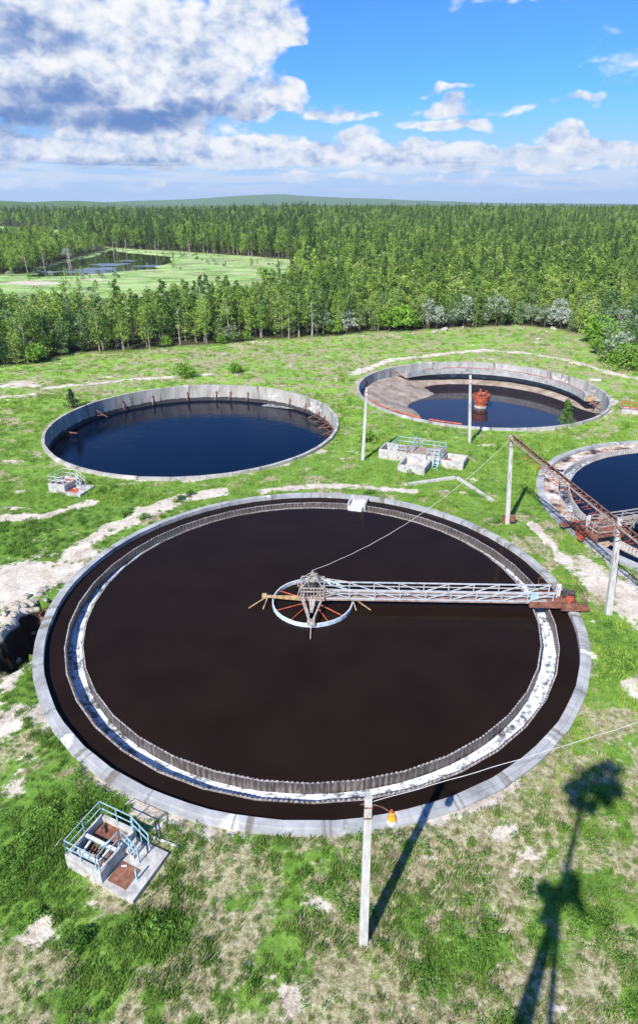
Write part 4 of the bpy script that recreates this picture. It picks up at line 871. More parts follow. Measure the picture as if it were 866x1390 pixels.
# ------------------------------------------------------------------ posts, lamp, wires, truss
def gz(x, y): return float(terr(np.array([x]), np.array([y]))[0])
def post(base, top, label, wid=(.36, .25), group=None, bands=2):
    base = Vector((base[0], base[1], gz(base[0], base[1]) - .3)); r = empty('concrete_post', base, 0, label, 'lamp post', group); t = Vector(top) - base
    b = MB(); b.bar((0, 0, 0), t, wid[0], wid[0] * .8, w2=wid[1]); b.build('shaft', M['pole'], r)
    c = MB(); d = t.normalized()
    for k in range(bands): p = t - d * (.45 + .55 * k); c.bar(p - d * .03, p + d * .03, wid[1] + .05, wid[1] * .8 + .06); c.box(p + Vector((wid[1] * .55, 0, 0)), (.1, .1, .1))
    c.build('steel_band', M['rust'], r)
    e = MB(); e.bar(t, t + d * .07, wid[1] + .02, wid[1] * .8 + .03); e.build('cap', M['old_concrete'], r); return r
PN = (1.84, 16.82); n_ = post(PN, (1.80, 16.82, 8.45), 'nearest concrete post, orange lamp on top, by the near rim of the big basin', (.37, .26))
b = MB(); b.tube([(.1, 0, 8.35), (.5, -.02, 8.2), (.78, -.05, 8.0)], .022, 5); b.bar((-.32, .02, 8.3), (-.1, 0, 8.35), .03); b.build('lamp_bracket', M['rust'], n_)
lc = Vector((.86, -.06, 7.75)); L_ = MB()
LS = lathe('lamp', [(.06, .30), (.12, .26), (.15, .12), (.23, -.1), (.21, -.1), (.13, .12), (.05, .26)], M['orange'], n_, 20); LS.location = lc; LS.scale = (.8, .8, .8); lc = Vector((0, 0, 0))
b = MB(); b.tube([lc + Vector((0, 0, .28)), lc + Vector((-.05, 0, .42))], .07, 8); b.build('lamp_socket', M['rust_red'], LS)
lathe('lamp_glass', [(.02, -.56), (.13, -.54), (.21, -.42), (.23, -.28), (.21, -.1), (.02, -.1)], M['glass'], LS, 20, smooth=True)
b = MB()
for i in range(8): a = i * .785; b.tube([lc + Vector((math.cos(a) * .235, math.sin(a) * .235, -.2)), lc + Vector((math.cos(a) * .24, math.sin(a) * .24, -.42)), lc + Vector((math.cos(a) * .08, math.sin(a) * .08, -.6))], .009, 3)
b.build('lamp_guard', M['paint_white'], LS)
A_T = Vector((17.41, 54.67, 8.99)); pa = post((18.06, 54.67), A_T, 'pale concrete post carrying the upper end of the rusty truss', (.40, .28)); B_T = Vector((21.08, 40.03, 7.69)); pb = post((21.68, 40.03), B_T + Vector((0, 0, .25)), 'pale concrete post under the lower part of the truss, beside the sandy track', (.46, .30))
post((19.34, 77.29), (18.60, 77.29, 8.88), 'slim pale concrete post between the drum basin and the blue railed chamber', (.36, .26)); post((5.22, 71.38), (5.45, 71.38, 8.9), 'slim pale concrete post left of the blue railed chamber', (.38, .26))
b = MB(); b.box((.35, -.1, .95), (.5, .45, .6)); b.bar((.25, -.1, .3), (.25, -.1, 1.0), .08); b.box((-.35, .1, .8), (.25, .3, .8)); b.build('switch_box', M['rust_plate'], pa)
# truss between the two posts and on towards a third one
d_ = (B_T - A_T); E_T = A_T + d_ * 2.02; pc = post((E_T.x, E_T.y), E_T, 'concrete post at the far end of the truss, right of the view', (.46, .30))
tr = empty('cable_truss', A_T, 0, 'long rusty cable truss sloping from post to post over the right basin', 'truss'); dn = d_.normalized(); sd = dn.cross(Vector((0, 0, 1))).normalized(); LT = (E_T - A_T).length
up = Vector((0, 0, 1)); o0 = up * -.12
for s, m_ in ((-1, 'rust'), (1, 'paint_cream')):
    b = MB(); b.bar(o0 + sd * s * .24 - dn * .4, o0 + sd * s * .24 + dn * LT, .08, .12); b.build('chord', M[m_ if s < 0 else 'rust_deck'], tr)
b = MB(); b.bar(o0 + up * .3 - dn * .1, o0 + up * .3 + dn * LT, .07, .07)
k = 0; x_ = 0
while x_ < LT - .6:
    p0 = o0 + dn * x_; p1 = o0 + dn * (x_ + .62); b.bar(p0 - sd * .24, p0 + sd * .24, .05); b.bar(p0 + sd * (.24 if k % 2 else -.24), p1 + sd * (-.24 if k % 2 else .24), .045); b.bar(p0 + sd * .24, p1 + up * .3 - dn * .31, .035); b.bar(p0 - sd * .24, p1 + up * .3 - dn * .31, .035); x_ += .62; k += 1
b.build('lattice', M['rust'], tr)
x_ = 3.4
while x_ < LT - 1:
    b = MB(); p0 = o0 + dn * x_; c = p0 + up * -.42 + sd * .30
    b.bar(p0 + sd * .2, c, .03); 
    for s in (-.16, .16): b.bar(c + dn * s - sd * .38, c + dn * s + sd * .38, .035)
    b.build('cable_hook', M['rust_red'], tr); x_ += .95
b = MB()
for s in (-.5, .1, .55): b.tube([o0 + up * (-.38) + sd * s * .5 + dn * (LT * i / 60) + up * (.05 * math.sin(i * 2.1 + s * 9)) for i in range(61)], .018, 4)
b.build('cable', M['dark'], tr)
def wire(name, a, c, sag, r, label, n=40, m='wire'):
    a = Vector(a); c = Vector(c); b = MB(); b.tube([(c - a) * (i / n) + Vector((0, 0, -sag * 4 * (i / n) * (1 - i / n) + .02 * math.sin(i * 1.7))) for i in range(n + 1)], r, 4)
    o = b.build(name, M[m]); o.location = a; return tag(o, label, 'cable')
WE = Vector((26.0, 25.3, 8.5)); wire('overhead_cable', (1.92, 16.8, 8.2), WE, .35, .017, 'thin pale cable from the orange lamp post across the basin rim')
post((WE.x + .2, WE.y), WE + Vector((0, 0, .2)), 'concrete post holding the right end of the thin overhead cable', (.37, .26))
ap = Vector((T1[0], T1[1], 2.85)); wire('overhead_cable', ap, A_T + Vector((-.1, 0, -.3)), 1.5, .02, 'thin sagging cable from the bridge apex over brown water to the truss post')

# ------------------------------------------------------------------ valve chambers
def rail(b, pts, h, w=.038, mids=(.5,), posts=True, step=1.1):
    for p_, q_ in zip(pts[:-1], pts[1:]):
        p_ = Vector(p_); q_ = Vector(q_); L = (q_ - p_).length; n = max(1, round(L / step))
        for m_ in (1.0,) + tuple(mids): b.bar(p_ + Vector((0, 0, h * m_)), q_ + Vector((0, 0, h * m_)), w)
        if posts:
            for i in range(n + 1): c = p_.lerp(q_, i / n); b.bar(c, c + Vector((0, 0, h)), w * 1.1)
def chamber(o, rz, label, paint, floor_m, slabw, seed):
    r = empty('valve_chamber', o, rz, label, 'valve chamber'); H = 1.0; X1, Y1, th = 2.1, 2.4, .18
    b = MB()
    b.box((X1 / 2, th / 2, H / 2 - .3), (X1, th, H + .6)); b.box((X1 / 2, Y1 - th / 2, H / 2 - .3), (X1, th, H + .6)); b.box((th / 2, Y1 / 2, H / 2 - .3), (th, Y1 - 2 * th, H + .598)); b.box((X1 - th / 2, Y1 / 2, H / 2 - .3), (th, Y1 - 2 * th, H + .598)); b.build('wall', M['old_concrete'], r)
    b = MB(); b.box((X1 / 2, Y1 / 2, -.2), (X1 - 2 * th, Y1 - 2 * th, .1)); b.build('pit_floor', M['wet_wood'], r)
    b = MB(); b.box((X1 / 2 + .02, 1.72, .72), (1.55, 1.0, .05)); b.build('cover_plate', M[floor_m], r)
    b = MB(); b.box((X1 / 2, 1.16, .98), (X1 - .3, .16, .12)); b.bar((.5, 1.2, .9), (.6, .3, .85), .1); b.bar((1.6, 1.2, .9), (1.55, .25, .8), .1); b.bar((.25, .5, .8), (1.9, .45, .86), .09); b.build('cross_beam', M['paint_white'], r)
    b = MB()
    for i in range(5): b.box((.75 + i * .18, .98, .76), (.07, .72, .06), rz=.15)
    b.bar((.4, 2.1, .8), (.75, 1.5, 1.05), .08); b.box((1.75, .9, .84), (.14, 1.5, .14)); b.build('grating_bar', M['rust'], r)
    b = MB(); b.tube([(1.15, .5, -.2), (1.15, .5, .75)], .16, 10); vs_ = b.build('valve_stem', M['paint_cream'], r); b = MB(); b.tube([(1.15, .5, .75), (1.15, .5, .8)], .22, 12); b.build('handwheel', M['rust'], vs_)
    rb = MB(); e = .07; rail(rb, [(X1 - e, 1.5 + .75, H), (X1 - e, Y1 - e, H), (e, Y1 - e, H), (e, e, H), (X1 - .25, e, H), ], .88, mids=(.5,)); rb.build('railing', M[paint], r)
    rb = MB(); rail(rb, [(X1 - e, e, H), (X1 - e, 1.35, H)], 1.0, mids=(.55,), step=1.3); rb.bar((X1 - .9, .9, H), (X1 - e, .95, H + 1.0), .05); rb.build('railing', M[paint], r)
    # three steps down to the slab
    b = MB(); 
    for i in range(3): b.box((X1 + .13 + i * .26, 1.88, .62 - i * .22 + .0), (.26, .72, .22)); 
    b.box((X1 + .02, 2.28, .55), (.1, .06, .9)); b.build('steps', M['old_concrete'], r)
    for yy in (1.5, 2.26):
        rb = MB(); rb.bar((X1 - .05, yy, H + .98), (X1 + .85, yy, .3 + .95), .045); rb.bar((X1 - .05, yy, H + .5), (X1 + .85, yy, .3 + .5), .045); rb.bar((X1 + .85, yy, .3), (X1 + .85, yy, 1.27), .05); rb.bar((X1 + .4, yy, .55), (X1 + .4, yy, 1.6), .045); rb.bar((X1 + .0, yy, .9), (X1 + .0, yy, 2.0), .05); rb.build('handrail', M[paint], r)
    b = MB(); w = slabw; b.box((X1 + w / 2 + .003, 1.22, .05), (w, 2.5, .5)); b.build('slab', M['old_concrete'], r)
    b = MB(); b.box((X1 + .62, .72, .318), (1.05, 1.0, .03)); hp = b.build('hatch_plate', M['rust_plate' if floor_m == 'rust_plate' else 'rust_red'], r); b = MB(); b.box((X1 + .35, 1.05, .36), (.25, .06, .05), rz=.5); b.build('handle', M['paint_white'], hp)
    b = MB(); b.box((X1 + 1.3, .8, .312), (.22, .18, .03)); b.bar((X1 + 1.3, .8, .3), (X1 + 1.27, .82, .95), .08); b.build('short_post', M[paint], r)
    return r
chamber(*VC1, 'nearest concrete valve chamber with pale blue railings and rusty cover, foreground left', 'paint_blue', 'rust_plate', 1.75, 1)
c3 = chamber(*VC3, 'small white railed valve chamber with orange covers beside the deep blue basin', 'paint_white', 'rust_red', 1.9, 2)
r = empty('valve_chamber', VC2[0], VC2[1], 'largest valve chamber with three open troughs and pale blue railings between the basins', 'valve chamber')
def trough(b, x0, y0, x1, y1, h, th=.2, zb=-.4):
    b.b2((x0, y0, zb), (x1, y0 + th, h)); b.b2((x0, y1 - th, zb), (x1, y1, h)); b.b2((x0, y0 + th, zb), (x0 + th, y1 - th, h - .004)); b.b2((x1 - th, y0 + th, zb), (x1, y1 - th, h - .004)); b.b2((x0 + th, y0 + th, zb), (x1 - th, y1 - th, .25))
b = MB(); trough(b, 0, 0, 3.0, 2.7, 1.15); b.build('left_trough', M['old_concrete'], r)
b = MB(); trough(b, 7.6, .1, 10.2, 2.75, .95); b.build('right_trough', M['old_concrete'], r)
b = MB(); trough(b, 3.45, -3.4, 6.6, -.35, .95, .24); b.build('front_trough', M['old_concrete'], r)
b = MB(); b.b2((3.003, .05, -.4), (7.597, 2.9, 1.12)); b.b2((4.2, -.33, -.4), (5.9, .04, 1.3)); b.build('platform', M['old_concrete'], r)
b = MB(); b.b2((3.2, .3, 1.125), (6.1, 2.7, 1.17)); b.b2((2.1, .3, 1.19), (3.1, 2.4, 1.23)); b.build('cover_plate', M['rust_deck'], r)
b = MB(); b.b2((6.3, .5, 1.125), (7.3, 1.5, 1.9)); b.build('cabinet', M['paint_cream'], r)
b = MB(); b.b2((6.2, 1.9, 1.12), (7.5, 2.8, 1.3)); b.b2((8.0, .5, .8), (8.6, 1.0, .9)); b.build('rusty_plate', M['rust_red'], r)
def prail(name, pts, z, h=1.05, mids=(.5,)):
    rb = MB(); rail(rb, [(x, y, z) for x, y in pts], h, .055, mids, step=1.2); rb.build(name, M['paint_blue'], r)
prail('railing', [(1.6, .1), (1.6, 2.6), (4.4, 2.8)], 1.12); prail('railing', [(4.6, 2.85), (7.5, 2.85)], 1.12, .95); prail('railing', [(7.55, 2.7), (7.55, .2)], 1.12, 1.1); prail('railing', [(1.7, .1), (3.4, .08)], 1.12, .9); prail('railing', [(4.0, .6), (4.0, 2.8)], 1.12, 1.35, (.35, .7)); prail('railing', [(5.9, .1), (7.4, .1)], 1.12, .95, (.5,))
b = MB()
for yy in (-.1, .0): pass
for s in (6.75, 7.35):
    b.bar((s, .05, 1.1), (s + .15, -1.1, .05), .06); b.bar((s, .05, 2.0), (s + .15, -1.1, .95), .05); b.bar((s + .15, -1.1, 0), (s + .15, -1.1, .97), .05)
for i in range(4): b.bar((6.77, -.15 - i * .25, .9 - i * .24), (7.45, -.15 - i * .25, .9 - i * .24), .12, .03)
b.build('ladder', M['paint_blue'], r)
# low concrete kerbs in the grass, slabs, fallen post, broken things
def kerb(a, c, w, h, label, m='pole', name='concrete_kerb', grp=None, z=0.0):
    a = Vector((a[0], a[1], 0)); c = Vector((c[0], c[1], 0)); mid = (a + c) / 2; b = MB(); d = c - a; n = max(1, round(d.length / 1.6)); rr = random.Random(3)
    for i in range(n): p_ = -d / 2 + d * ((i + .5) / n); b.box(p_ + Vector((0, 0, rr.uniform(-.02, .02))), (d.length / n - .03, w * rr.uniform(.94, 1.04), h), rz=math.atan2(d.y, d.x) + rr.uniform(-.01, .01))
    o = b.build(name, M[m]); o.location = (mid.x, mid.y, gz(mid.x, mid.y) + h * .25 + z); return tag(o, label, 'concrete beam', grp)
kerb(P(550, 660), P(617, 650), .38, .3, 'low concrete kerb in grass, left arm of the chevron before the largest chamber'); kerb(P(620, 650), P(669, 682), .38, .3, 'low concrete kerb in grass, right arm of the chevron before the largest chamber')
kerb(P(206, 1139), P(243, 1153), .09, .10, 'pale concrete bar lying in the grass behind the nearest valve chamber slab', name='fallen_bar', z=.05); kerb(P(62, 1168), P(86, 1138), .08, .08, 'weathered pale plank lying in the grass left of the nearest valve chamber', name='fallen_plank', z=.04, m='paint_cream')
kerb(P(799, 515), P(815, 516), .8, .2, 'white concrete slab lying beside the dirt track bend', name='concrete_slab', m='paint_white')
r = empty('broken_frame', tuple(P(858, 560)), R_(-20), 'broken concrete block with rusty bars at the right edge beyond the drum basin', 'concrete block'); b = MB(); b.b2((-1.6, -.9, -.2), (1.8, .9, .55)); b.build('block', M['old_concrete'], r)
b = MB()
for i in range(4): b.bar((-1.5 + i * .9, -.8, .5), (-1.4 + i * .9, .6, 1.3 - i * .15), .12)
b.bar((-1.7, -.7, 1.0), (1.9, -.5, .8), .12); b.bar((-1.6, .7, 1.4), (1.7, .7, 1.2), .12); b.build('rusty_bar', M['rust_red'], r)
kerb(P(330, 655), P(440, 661), .01, .01, 'x') if False else None

def rock(name, loc, s, m, label, grp, cat='rubble', flat=.6):
    import bmesh
    bm = bmesh.new(); bmesh.ops.create_icosphere(bm, subdivisions=2, radius=s); sd_ = random.random() * 50; ax = [random.uniform(.6, 1.3) for _ in range(2)]
    for v in bm.verts:
        k = .72 + .5 * float(vnoise(v.co.x / s * 1.5 + sd_, v.co.y / s * 1.5 + v.co.z / s * 2.1 + sd_, 1.0)); v.co = Vector((v.co.x * ax[0] * k, v.co.y * ax[1] * k, v.co.z * flat * k))
        for q in range(3): pass
    me_ = bpy.data.meshes.new(name); bm.to_mesh(me_); bm.free(); me_.materials.append(m); o = bpy.data.objects.new(name, me_); C.objects.link(o); o.location = loc; o.rotation_euler = (random.uniform(-.4, .4), random.uniform(-.4, .4), random.uniform(0, 6)); return tag(o, label, cat, grp)
for i in range(110):
    a = random.uniform(1.6, 4.7); x_ = -20.9 + math.cos(a) * random.uniform(1.7, 3.4); y_ = 37.9 + math.sin(a) * random.uniform(3.8, 5.2) + random.uniform(-1, 1.5)
    if np.hypot(x_ - T1[0], y_ - T1[1]) < 20.5: continue
    rock('rubble_stone', (x_, y_, gz(x_, y_) + .05), random.choice((.08, .1, .14, .18, .24, .34)) * random.uniform(.8, 1.2), M['stone'], 'pale broken concrete stone beside the dark hole left of the big basin', 'broken stones around the dark hole by the big basin')
for (a, b_, w_) in ((14, 853, .42), (8, 838, .3), (20, 838, .25)): rock('concrete_chunk', (P(a, b_)[0], P(a, b_)[1], gz(P(a, b_)[0], P(a, b_)[1]) + .15), w_, M['stone'], 'large pale concrete chunk left of the dark hole', 'large chunks left of the dark hole', 'rubble', .7)
r = empty('exposed_pipe', (-20.6, 40.6, -.55), R_(20), 'rusty pipe end exposed at the top of the dark hole', 'pipe'); lathe('pipe_shell', [(.62, -.4), (.62, .25), (.55, .25), (.55, -.4)], M['rust'], r, 20)
b = MB(); b.bar((-.35, -5.4, .05), (.15, -7.2, .2), .3, .18); b.bar((-.6, -5.2, .1), (-.2, -5.7, .35), .2, .3); b.build('broken_slab', M['old_concrete'], r)
for (a, b_, s_) in ((501, 1279, .16), (548, 668 + 420, .0), (362, 465, .5), (560, 454, .7), (590, 452, .8), (603, 449, .9), (628, 446, .6), (742, 452, .6), (790, 462, .7), (750, 448, .9), (730, 462, .5)):
    if s_: q = P(a, b_); rock('pale_stone', (q[0], q[1], gz(q[0], q[1]) + s_ * .3), s_, M['stone'], 'pale stone at the foot of the lamp post with the orange lamp' if a == 501 else 'pale rock among the weeds at the foot of the forest edge', None if a == 501 else 'pale rocks along the foot of the forest', 'stone')
patch_mat = mottled('blue_grey_patch', [(.35, (.05, .07, .06)), (.5, (.14, .18, .24)), (.7, (.24, .30, .40))], .35, rough=.35, bmp=0)  # mottled blue-grey for the flat irregular patches on the lake surface
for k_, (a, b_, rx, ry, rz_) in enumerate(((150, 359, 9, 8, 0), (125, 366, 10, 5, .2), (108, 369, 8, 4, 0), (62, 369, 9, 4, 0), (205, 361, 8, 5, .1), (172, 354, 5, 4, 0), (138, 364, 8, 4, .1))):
    q = P(a, b_, -.5); o_ = patch(T1, 'lake_patch', q[0], q[1], rx, ry, -.49, patch_mat, 20 + k_, thick=.02); o_.rotation_euler[2] = rz_
# far things: bare dead trunks by the lake
for i, (a, b_) in enumerate(((155, 345), (172, 343), (258, 347), (213, 345), (95, 365), (38, 371), (62, 368), (97, 361))):
    q = P(a, b_); r = empty('dead_tree', (q[0], q[1], -.3), random.uniform(0, 6), 'bare pale dead tree standing at the shore of the lake', 'tree', 'bare dead trees along the lake shore'); tb, pts = trunk_mesh(random.uniform(8, 11), .22, .5, 9, .25, 2.2); tb.build('trunk', M['bark_pale'], r)

# ------------------------------------------------------------------ the floodlight mast the view is taken from (its shadow lies across the grass)
mx, my = -.95, -1.0; r = empty('floodlight_mast', (mx, my, 0), 0, 'tall floodlight mast whose long shadow lies on the grass at lower right', 'mast')
b = MB(); b.tube([(0, 0, 0), (0, 0, 27.1)], [.22, .13], 10); b.build('shaft', M['paint_grey'], r)
for k in range(3):
    a = R_(80 + 120 * k); b = MB(); b.bar((0, 0, 20.6), (math.cos(a) * 3.2, math.sin(a) * 2.6 - .5, -.3), .20)
    for z in (15, 10, 5): t_ = 1 - z / 20.6; b.bar((0, 0, z), (math.cos(a) * 3.2 * t_, math.sin(a) * 2.6 * t_ - .5 * t_, z), .07)
    b.build('leg', M['paint_grey'], r)
b = MB(); b.box((0, 0, 20.7), (1.7, .9, .1)); b.box((.35, 0, 21.15), (.7, .6, .8)); b.box((-.7, 0, 20.95), (.35, .5, .5)); b.bar((-.9, 0, 20.7), (-1.25, -.2, 21.4), .22); b.bar((.8, 0, 20.6), (1.15, -.1, 20.0), .25); b.bar((-.3, 0, 20.6), (-.5, 0, 19.5), .3); b.build('lower_platform', M['rust_plate'], r)
b = MB(); b.box((0, -.35, 27.1), (1.7, 1.1, .1)); b.bar((-.8, -.4, 27.1), (-.3, -.5, 26.0), .22); b.bar((.8, -.4, 27.1), (.25, -.5, 26.0), .18); b.build('upper_platform', M['rust_plate'], r)
b = MB(); rail(b, [(-.82, .15, 27.1), (-.82, -.85, 27.1), (.82, -.85, 27.1), (.82, .15, 27.1)], 1.0, .07); b.build('railing', M['paint_grey'], r)
for (p_, q_, w_) in (((-.8, -.6, 27.1), (-1.45, -.8, 27.5), .62), ((.6, -.6, 27.2), (1.5, -.8, 27.4), .66), ((.8, -.6, 27.8), (1.0, -.9, 29.0), .42), ((-.5, -.8, 28.7), (.7, -.9, 29.2), .5), ((-.7, -.8, 27.4), (-.75, -.9, 28.7), .46), ((.1, -.7, 27.4), (.25, -.8, 28.0), .8), ((-.8, -.7, 26.9), (-1.0, -.9, 26.4), .55), ((.5, -.7, 26.9), (.9, -.8, 26.6), .62), ((.1, -.8, 26.6), (-.05, -.8, 26.0), .5)):
    f_ = MB(); f_.bar(p_, q_, w_ * .85, w_ * .8, w2=w_); f_.build('floodlight', M['dark'], r)

# ------------------------------------------------------------------ light, sky, air, camera
SUN_EL, SUN_AZ = R_(42.0), R_(30.5)      # shadows fall towards azimuth 30.5 (from +Y towards +X)
sv = Vector((-math.sin(SUN_AZ) * math.cos(SUN_EL), -math.cos(SUN_AZ) * math.cos(SUN_EL), math.sin(SUN_EL)))
sl = bpy.data.lights.new('sun', 'SUN'); sl.energy = 4.6; sl.angle = R_(.6); sl.color = (1.0, .965, .9); so = bpy.data.objects.new('sun', sl); C.objects.link(so); so.rotation_euler = (-sv).to_track_quat('-Z', 'Y').to_euler()
EXPO = .75; SKY_S = .085
w = bpy.data.worlds.new('World'); scene.world = w; w.use_nodes = True; nt = w.node_tree; bg = nt.nodes['Background']
sky = nt.nodes.new('ShaderNodeTexSky'); sky.sky_type = 'NISHITA'; sky.sun_disc = False; sky.sun_elevation = SUN_EL; sky.sun_rotation = math.atan2(sv.x, sv.y); sky.air_density = 1.0; sky.dust_density = .6; sky.ozone_density = 2.0; sky.altitude = 100
class X_:
    def __init__(s, k): s.k = k
    def o(s, op, b=None, c=None, cl=False): return X_(math_(nt, op, s.k, b.k if isinstance(b, X_) else b, c.k if isinstance(c, X_) else c, cl))
    def __add__(s, b): return s.o('ADD', b)
    def __sub__(s, b): return s.o('SUBTRACT', b)
    def __mul__(s, b): return s.o('MULTIPLY', b)
    __radd__ = __add__; __rmul__ = __mul__
    def __rsub__(s, b): return (s * -1.0) + b
def ae(px_, py_):
    dx = (px_ - 433) / FOC; dy = -(py_ - 650) / FOC; v = Vector((dx, cP + dy * sP, -sP + dy * cP)).normalized(); return math.degrees(math.atan2(v.x, v.y)), math.degrees(math.asin(v.z))
tc = nt.nodes.new('ShaderNodeTexCoord'); sx = nt.nodes.new('ShaderNodeSeparateXYZ'); nt.links.new(tc.outputs['Generated'], sx.inputs[0])
AZ = X_(sx.outputs[0]).o('ARCTAN2', X_(sx.outputs[1])) * 57.2958; EL = X_(sx.outputs[2]).o('ARCSINE') * 57.2958
def vec(a, e, sa, se, off=0.):
    c = nt.nodes.new('ShaderNodeCombineXYZ'); nt.links.new((a * sa + off * 7.7).k, c.inputs[0]); nt.links.new((e * se + off * 3.1).k, c.inputs[1]); return c.outputs[0]
def nz(v, sc_, det, ro=.55, dist=0.):
    n = nt.nodes.new('ShaderNodeTexNoise'); n.noise_dimensions = '2D'; n.inputs['Scale'].default_value = sc_; n.inputs['Detail'].default_value = det; n.inputs['Roughness'].default_value = ro; n.inputs['Distortion'].default_value = dist; nt.links.new(v, n.inputs['Vector']); return X_(n.outputs['Fac'])
def vor(v, sc_):
    n = nt.nodes.new('ShaderNodeTexVoronoi'); n.voronoi_dimensions = '2D'; n.feature = 'F1'; n.inputs['Scale'].default_value = sc_; n.inputs['Detail'].default_value = 2; n.inputs['Roughness'].default_value = .55; nt.links.new(v, n.inputs['Vector']); return X_(n.outputs['Distance'])
BL = [(60, 40, 190, 130, 130, 1.25), (200, 70, 170, 120, 105, 1.25), (250, 120, 140, 70, 55, 1.2), (70, 130, 180, 80, 48, 1.3), (330, 30, 80, 75, 70, 1.15), (375, 45, 50, 42, 32, 1.15), (320, 140, 105, 50, 32, 1.15), (150, 175, 220, 30, 30, 1.0), (398, 122, 24, 14, 12, .85),
      (100, 205, 330, 48, 30, 1.2), (-60, 250, 260, 22, 12, .55), (230, 252, 120, 9, 6, .5), (330, 208, 190, 26, 22, 1.2), (455, 150, 52, 24, 16, .95), (470, 156, 70, 12, 12, .8), (480, 186, 42, 20, 12, 1.1), (450, 205, 110, 20, 22, 1.1), (560, 212, 170, 20, 20, 1.05), (700, 215, 170, 20, 20, 1.0), (765, 185, 34, 28, 26, 1.2), (800, 196, 70, 17, 20, 1.05), (860, 212, 60, 18, 20, .9),
      (612, 172, 70, 18, 14, 1.1), (605, 148, 55, 24, 16, .95), (592, 121, 50, 7, 6, .6), (690, 150, 60, 10, 8, .5), (770, 140, 50, 8, 6, .35), (560, 240, 260, 10, 8, .55), (760, 246, 200, 8, 6, .5), (550, 74, 9, 5, 5, .35), (850, 60, 60, 60, 30, .12), (690, -5, 90, 22, 10, .35), (-120, 60, 200, 190, 130, 1.2)]
def density(a, e):
    wv = vec(a, e, .085, .13, 3.3); wx = (nz(wv, 3.0, 3, .5) - .5) * 3.4; wy = (nz(vec(a, e, .085, .13, 9.1), 3.0, 3, .5) - .5) * 2.4; a2 = a + wx; e2 = e + wy
    f = None
    for (bx, by, rx, ru, rd, st) in BL:
        ca, ce = ae(bx, by); ra = (ae(bx + rx, by)[0] - ae(bx - rx, by)[0]) / 2; eu = ae(bx, by - ru)[1] - ce; ed = ce - ae(bx, by + rd)[1]
        da = (a2 - ca) * (1 / ra); de = e2 - ce; dv = de.o('MAXIMUM', 0.0) * (1 / eu) + (de * -1.0).o('MAXIMUM', 0.0) * (1 / ed)
        q = (st - (da * da + dv * dv) * st); f = q if f is None else f.o('SMOOTH_MAX', q, .12)
    n = nz(vec(a, e, .1, .155, 0.), 1.15, 7, .56, 0.); v = vor(vec(a + wx * .4, e + wy * .4, .1, .15, 5.), 5.5)
    return f + (n - .5) * 1.75 + (.42 - v) * .36, n, v, f, wx, wy
D, n0, v0, f0, wx0, wy0 = density(AZ, EL)
# light from the upper left: compare the billows with those a little towards the sun
a1, e1 = AZ - .7, EL + 1.0
n1 = nz(vec(a1, e1, .1, .155, 0.), 1.15, 6, .56, 0.); v1 = vor(vec(a1 + wx0 * .4, e1 + wy0 * .4, .1, .15, 5.), 5.5)
DL = (n0 - n1) * 1.25 + (v1 - v0) * .34
alpha = X_(maprange(nt, D.k, -.04, .52)); lit = X_(maprange(nt, (DL + .10 - f0 * .10).k, -.55, .36))
DK = [(50, 130, 170, 45, .7), (180, 163, 170, 24, .8), (300, 152, 120, 26, .7), (20, 45, 120, 50, .6), (120, 225, 220, 18, .75), (10, 160, 140, 40, .85), (620, 178, 60, 12, .35), (455, 165, 60, 10, .3), (250, 85, 60, 60, .28), (470, 222, 200, 14, .3), (700, 228, 200, 12, .3)]
sh = None
for (bx, by, rx, ry, st) in DK:
    ca, ce = ae(bx, by); ra = (ae(bx + rx, by)[0] - ae(bx - rx, by)[0]) / 2; re = (ae(bx, by - ry)[1] - ae(bx, by + ry)[1]) / 2; da = (AZ - ca) * (1 / ra); de = (EL - ce) * (1 / re); q = (1.0 - (da * da + de * de)).o('MAXIMUM', 0.0) * st; sh = q if sh is None else sh.o('SMOOTH_MAX', q, .1)
sh = X_(maprange(nt, (sh + (n0 - .5) * .9 - (lit - .5) * .35).k, .05, .85))
K_ = 1 / (SKY_S * 2 ** EXPO)
def dc(r, g_, b_): f = lambda c: ((c / 255 + .055) / 1.055) ** 2.4; return (f(r) * K_, f(g_) * K_, f(b_) * K_)
cc = mixc(nt, lit.k, dc(148, 178, 226), dc(250, 252, 255)); cc = mixc(nt, sh.k, cc, dc(104, 140, 200))
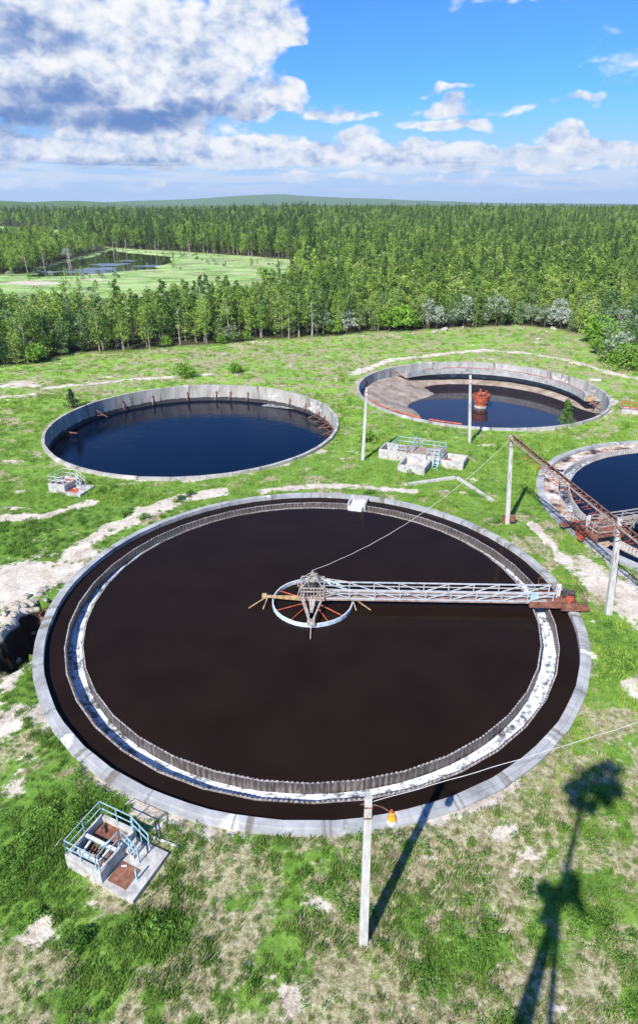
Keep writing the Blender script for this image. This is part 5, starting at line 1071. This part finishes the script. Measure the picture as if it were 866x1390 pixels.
tint = nt.nodes.new('ShaderNodeMix'); tint.data_type = 'RGBA'; tint.blend_type = 'MULTIPLY'; tint.inputs[0].default_value = 1; nt.links.new(sky.outputs[0], tint.inputs[6]); tint.inputs[7].default_value = (.30, .70, 1.30, 1)
SKYC = tint.outputs[2]
hz = maprange(nt, EL.k, 8.5, 1.0, 0, .9); SKYC = mixc(nt, hz, SKYC, dc(182, 212, 248))
out = mixc(nt, alpha.k, SKYC, cc)
str_ = maprange(nt, nz(vec(AZ, EL, .03, .5, 2.), 3.0, 5, .6).k, .42, .62, 0, .75); low = math_(nt, 'MULTIPLY', str_, maprange(nt, EL.k, 4.6, 2.8)); out = mixc(nt, low, out, dc(222, 233, 250))
out = mixc(nt, maprange(nt, EL.k, 3.0, .2, 0, .7), out, dc(186, 210, 246))
w.cycles.sampling_method = 'MANUAL'; w.cycles.sample_map_resolution = 256; nt.links.new(out, bg.inputs[0]); bg.inputs[1].default_value = SKY_S

# even air around the whole place
HZ = MB(); zt_ = 150.0; HZ.b2((-7600, -80, -8), (7600, 10000, zt_))
hm = bpy.data.materials.new('air'); hm.use_nodes = True; hn = hm.node_tree; hn.nodes.clear(); ho = hn.nodes.new('ShaderNodeOutputMaterial'); pv = hn.nodes.new('ShaderNodeVolumePrincipled'); pv.inputs['Color'].default_value = (.72, .86, 1.0, 1); pv.inputs['Density'].default_value = .00008; pv.inputs['Anisotropy'].default_value = .1; hn.links.new(pv.outputs[0], ho.inputs['Volume'])
hz_o = HZ.build('haze', hm); tag(hz_o, kind='stuff')

cam = bpy.data.cameras.new('camera'); co = bpy.data.objects.new('camera', cam); C.objects.link(co); co.location = (0, 0, CAM_H); co.rotation_euler = (math.pi / 2 - PITCH, 0, 0)
cam.sensor_fit = 'VERTICAL'; cam.sensor_height = 36; cam.lens = 36 * FOC / 1390; cam.shift_y = -45 / 1390; cam.clip_start = .1; cam.clip_end = 30000; scene.camera = co
vs = scene.view_settings; vs.view_transform = 'Standard'; vs.look = 'None'; vs.exposure = EXPO; vs.gamma = 1; vs.use_curve_mapping = False
scene.cycles.max_bounces = 6; scene.cycles.volume_bounces = 0; scene.cycles.use_denoising = True
scene.cycles.transparent_max_bounces = 4
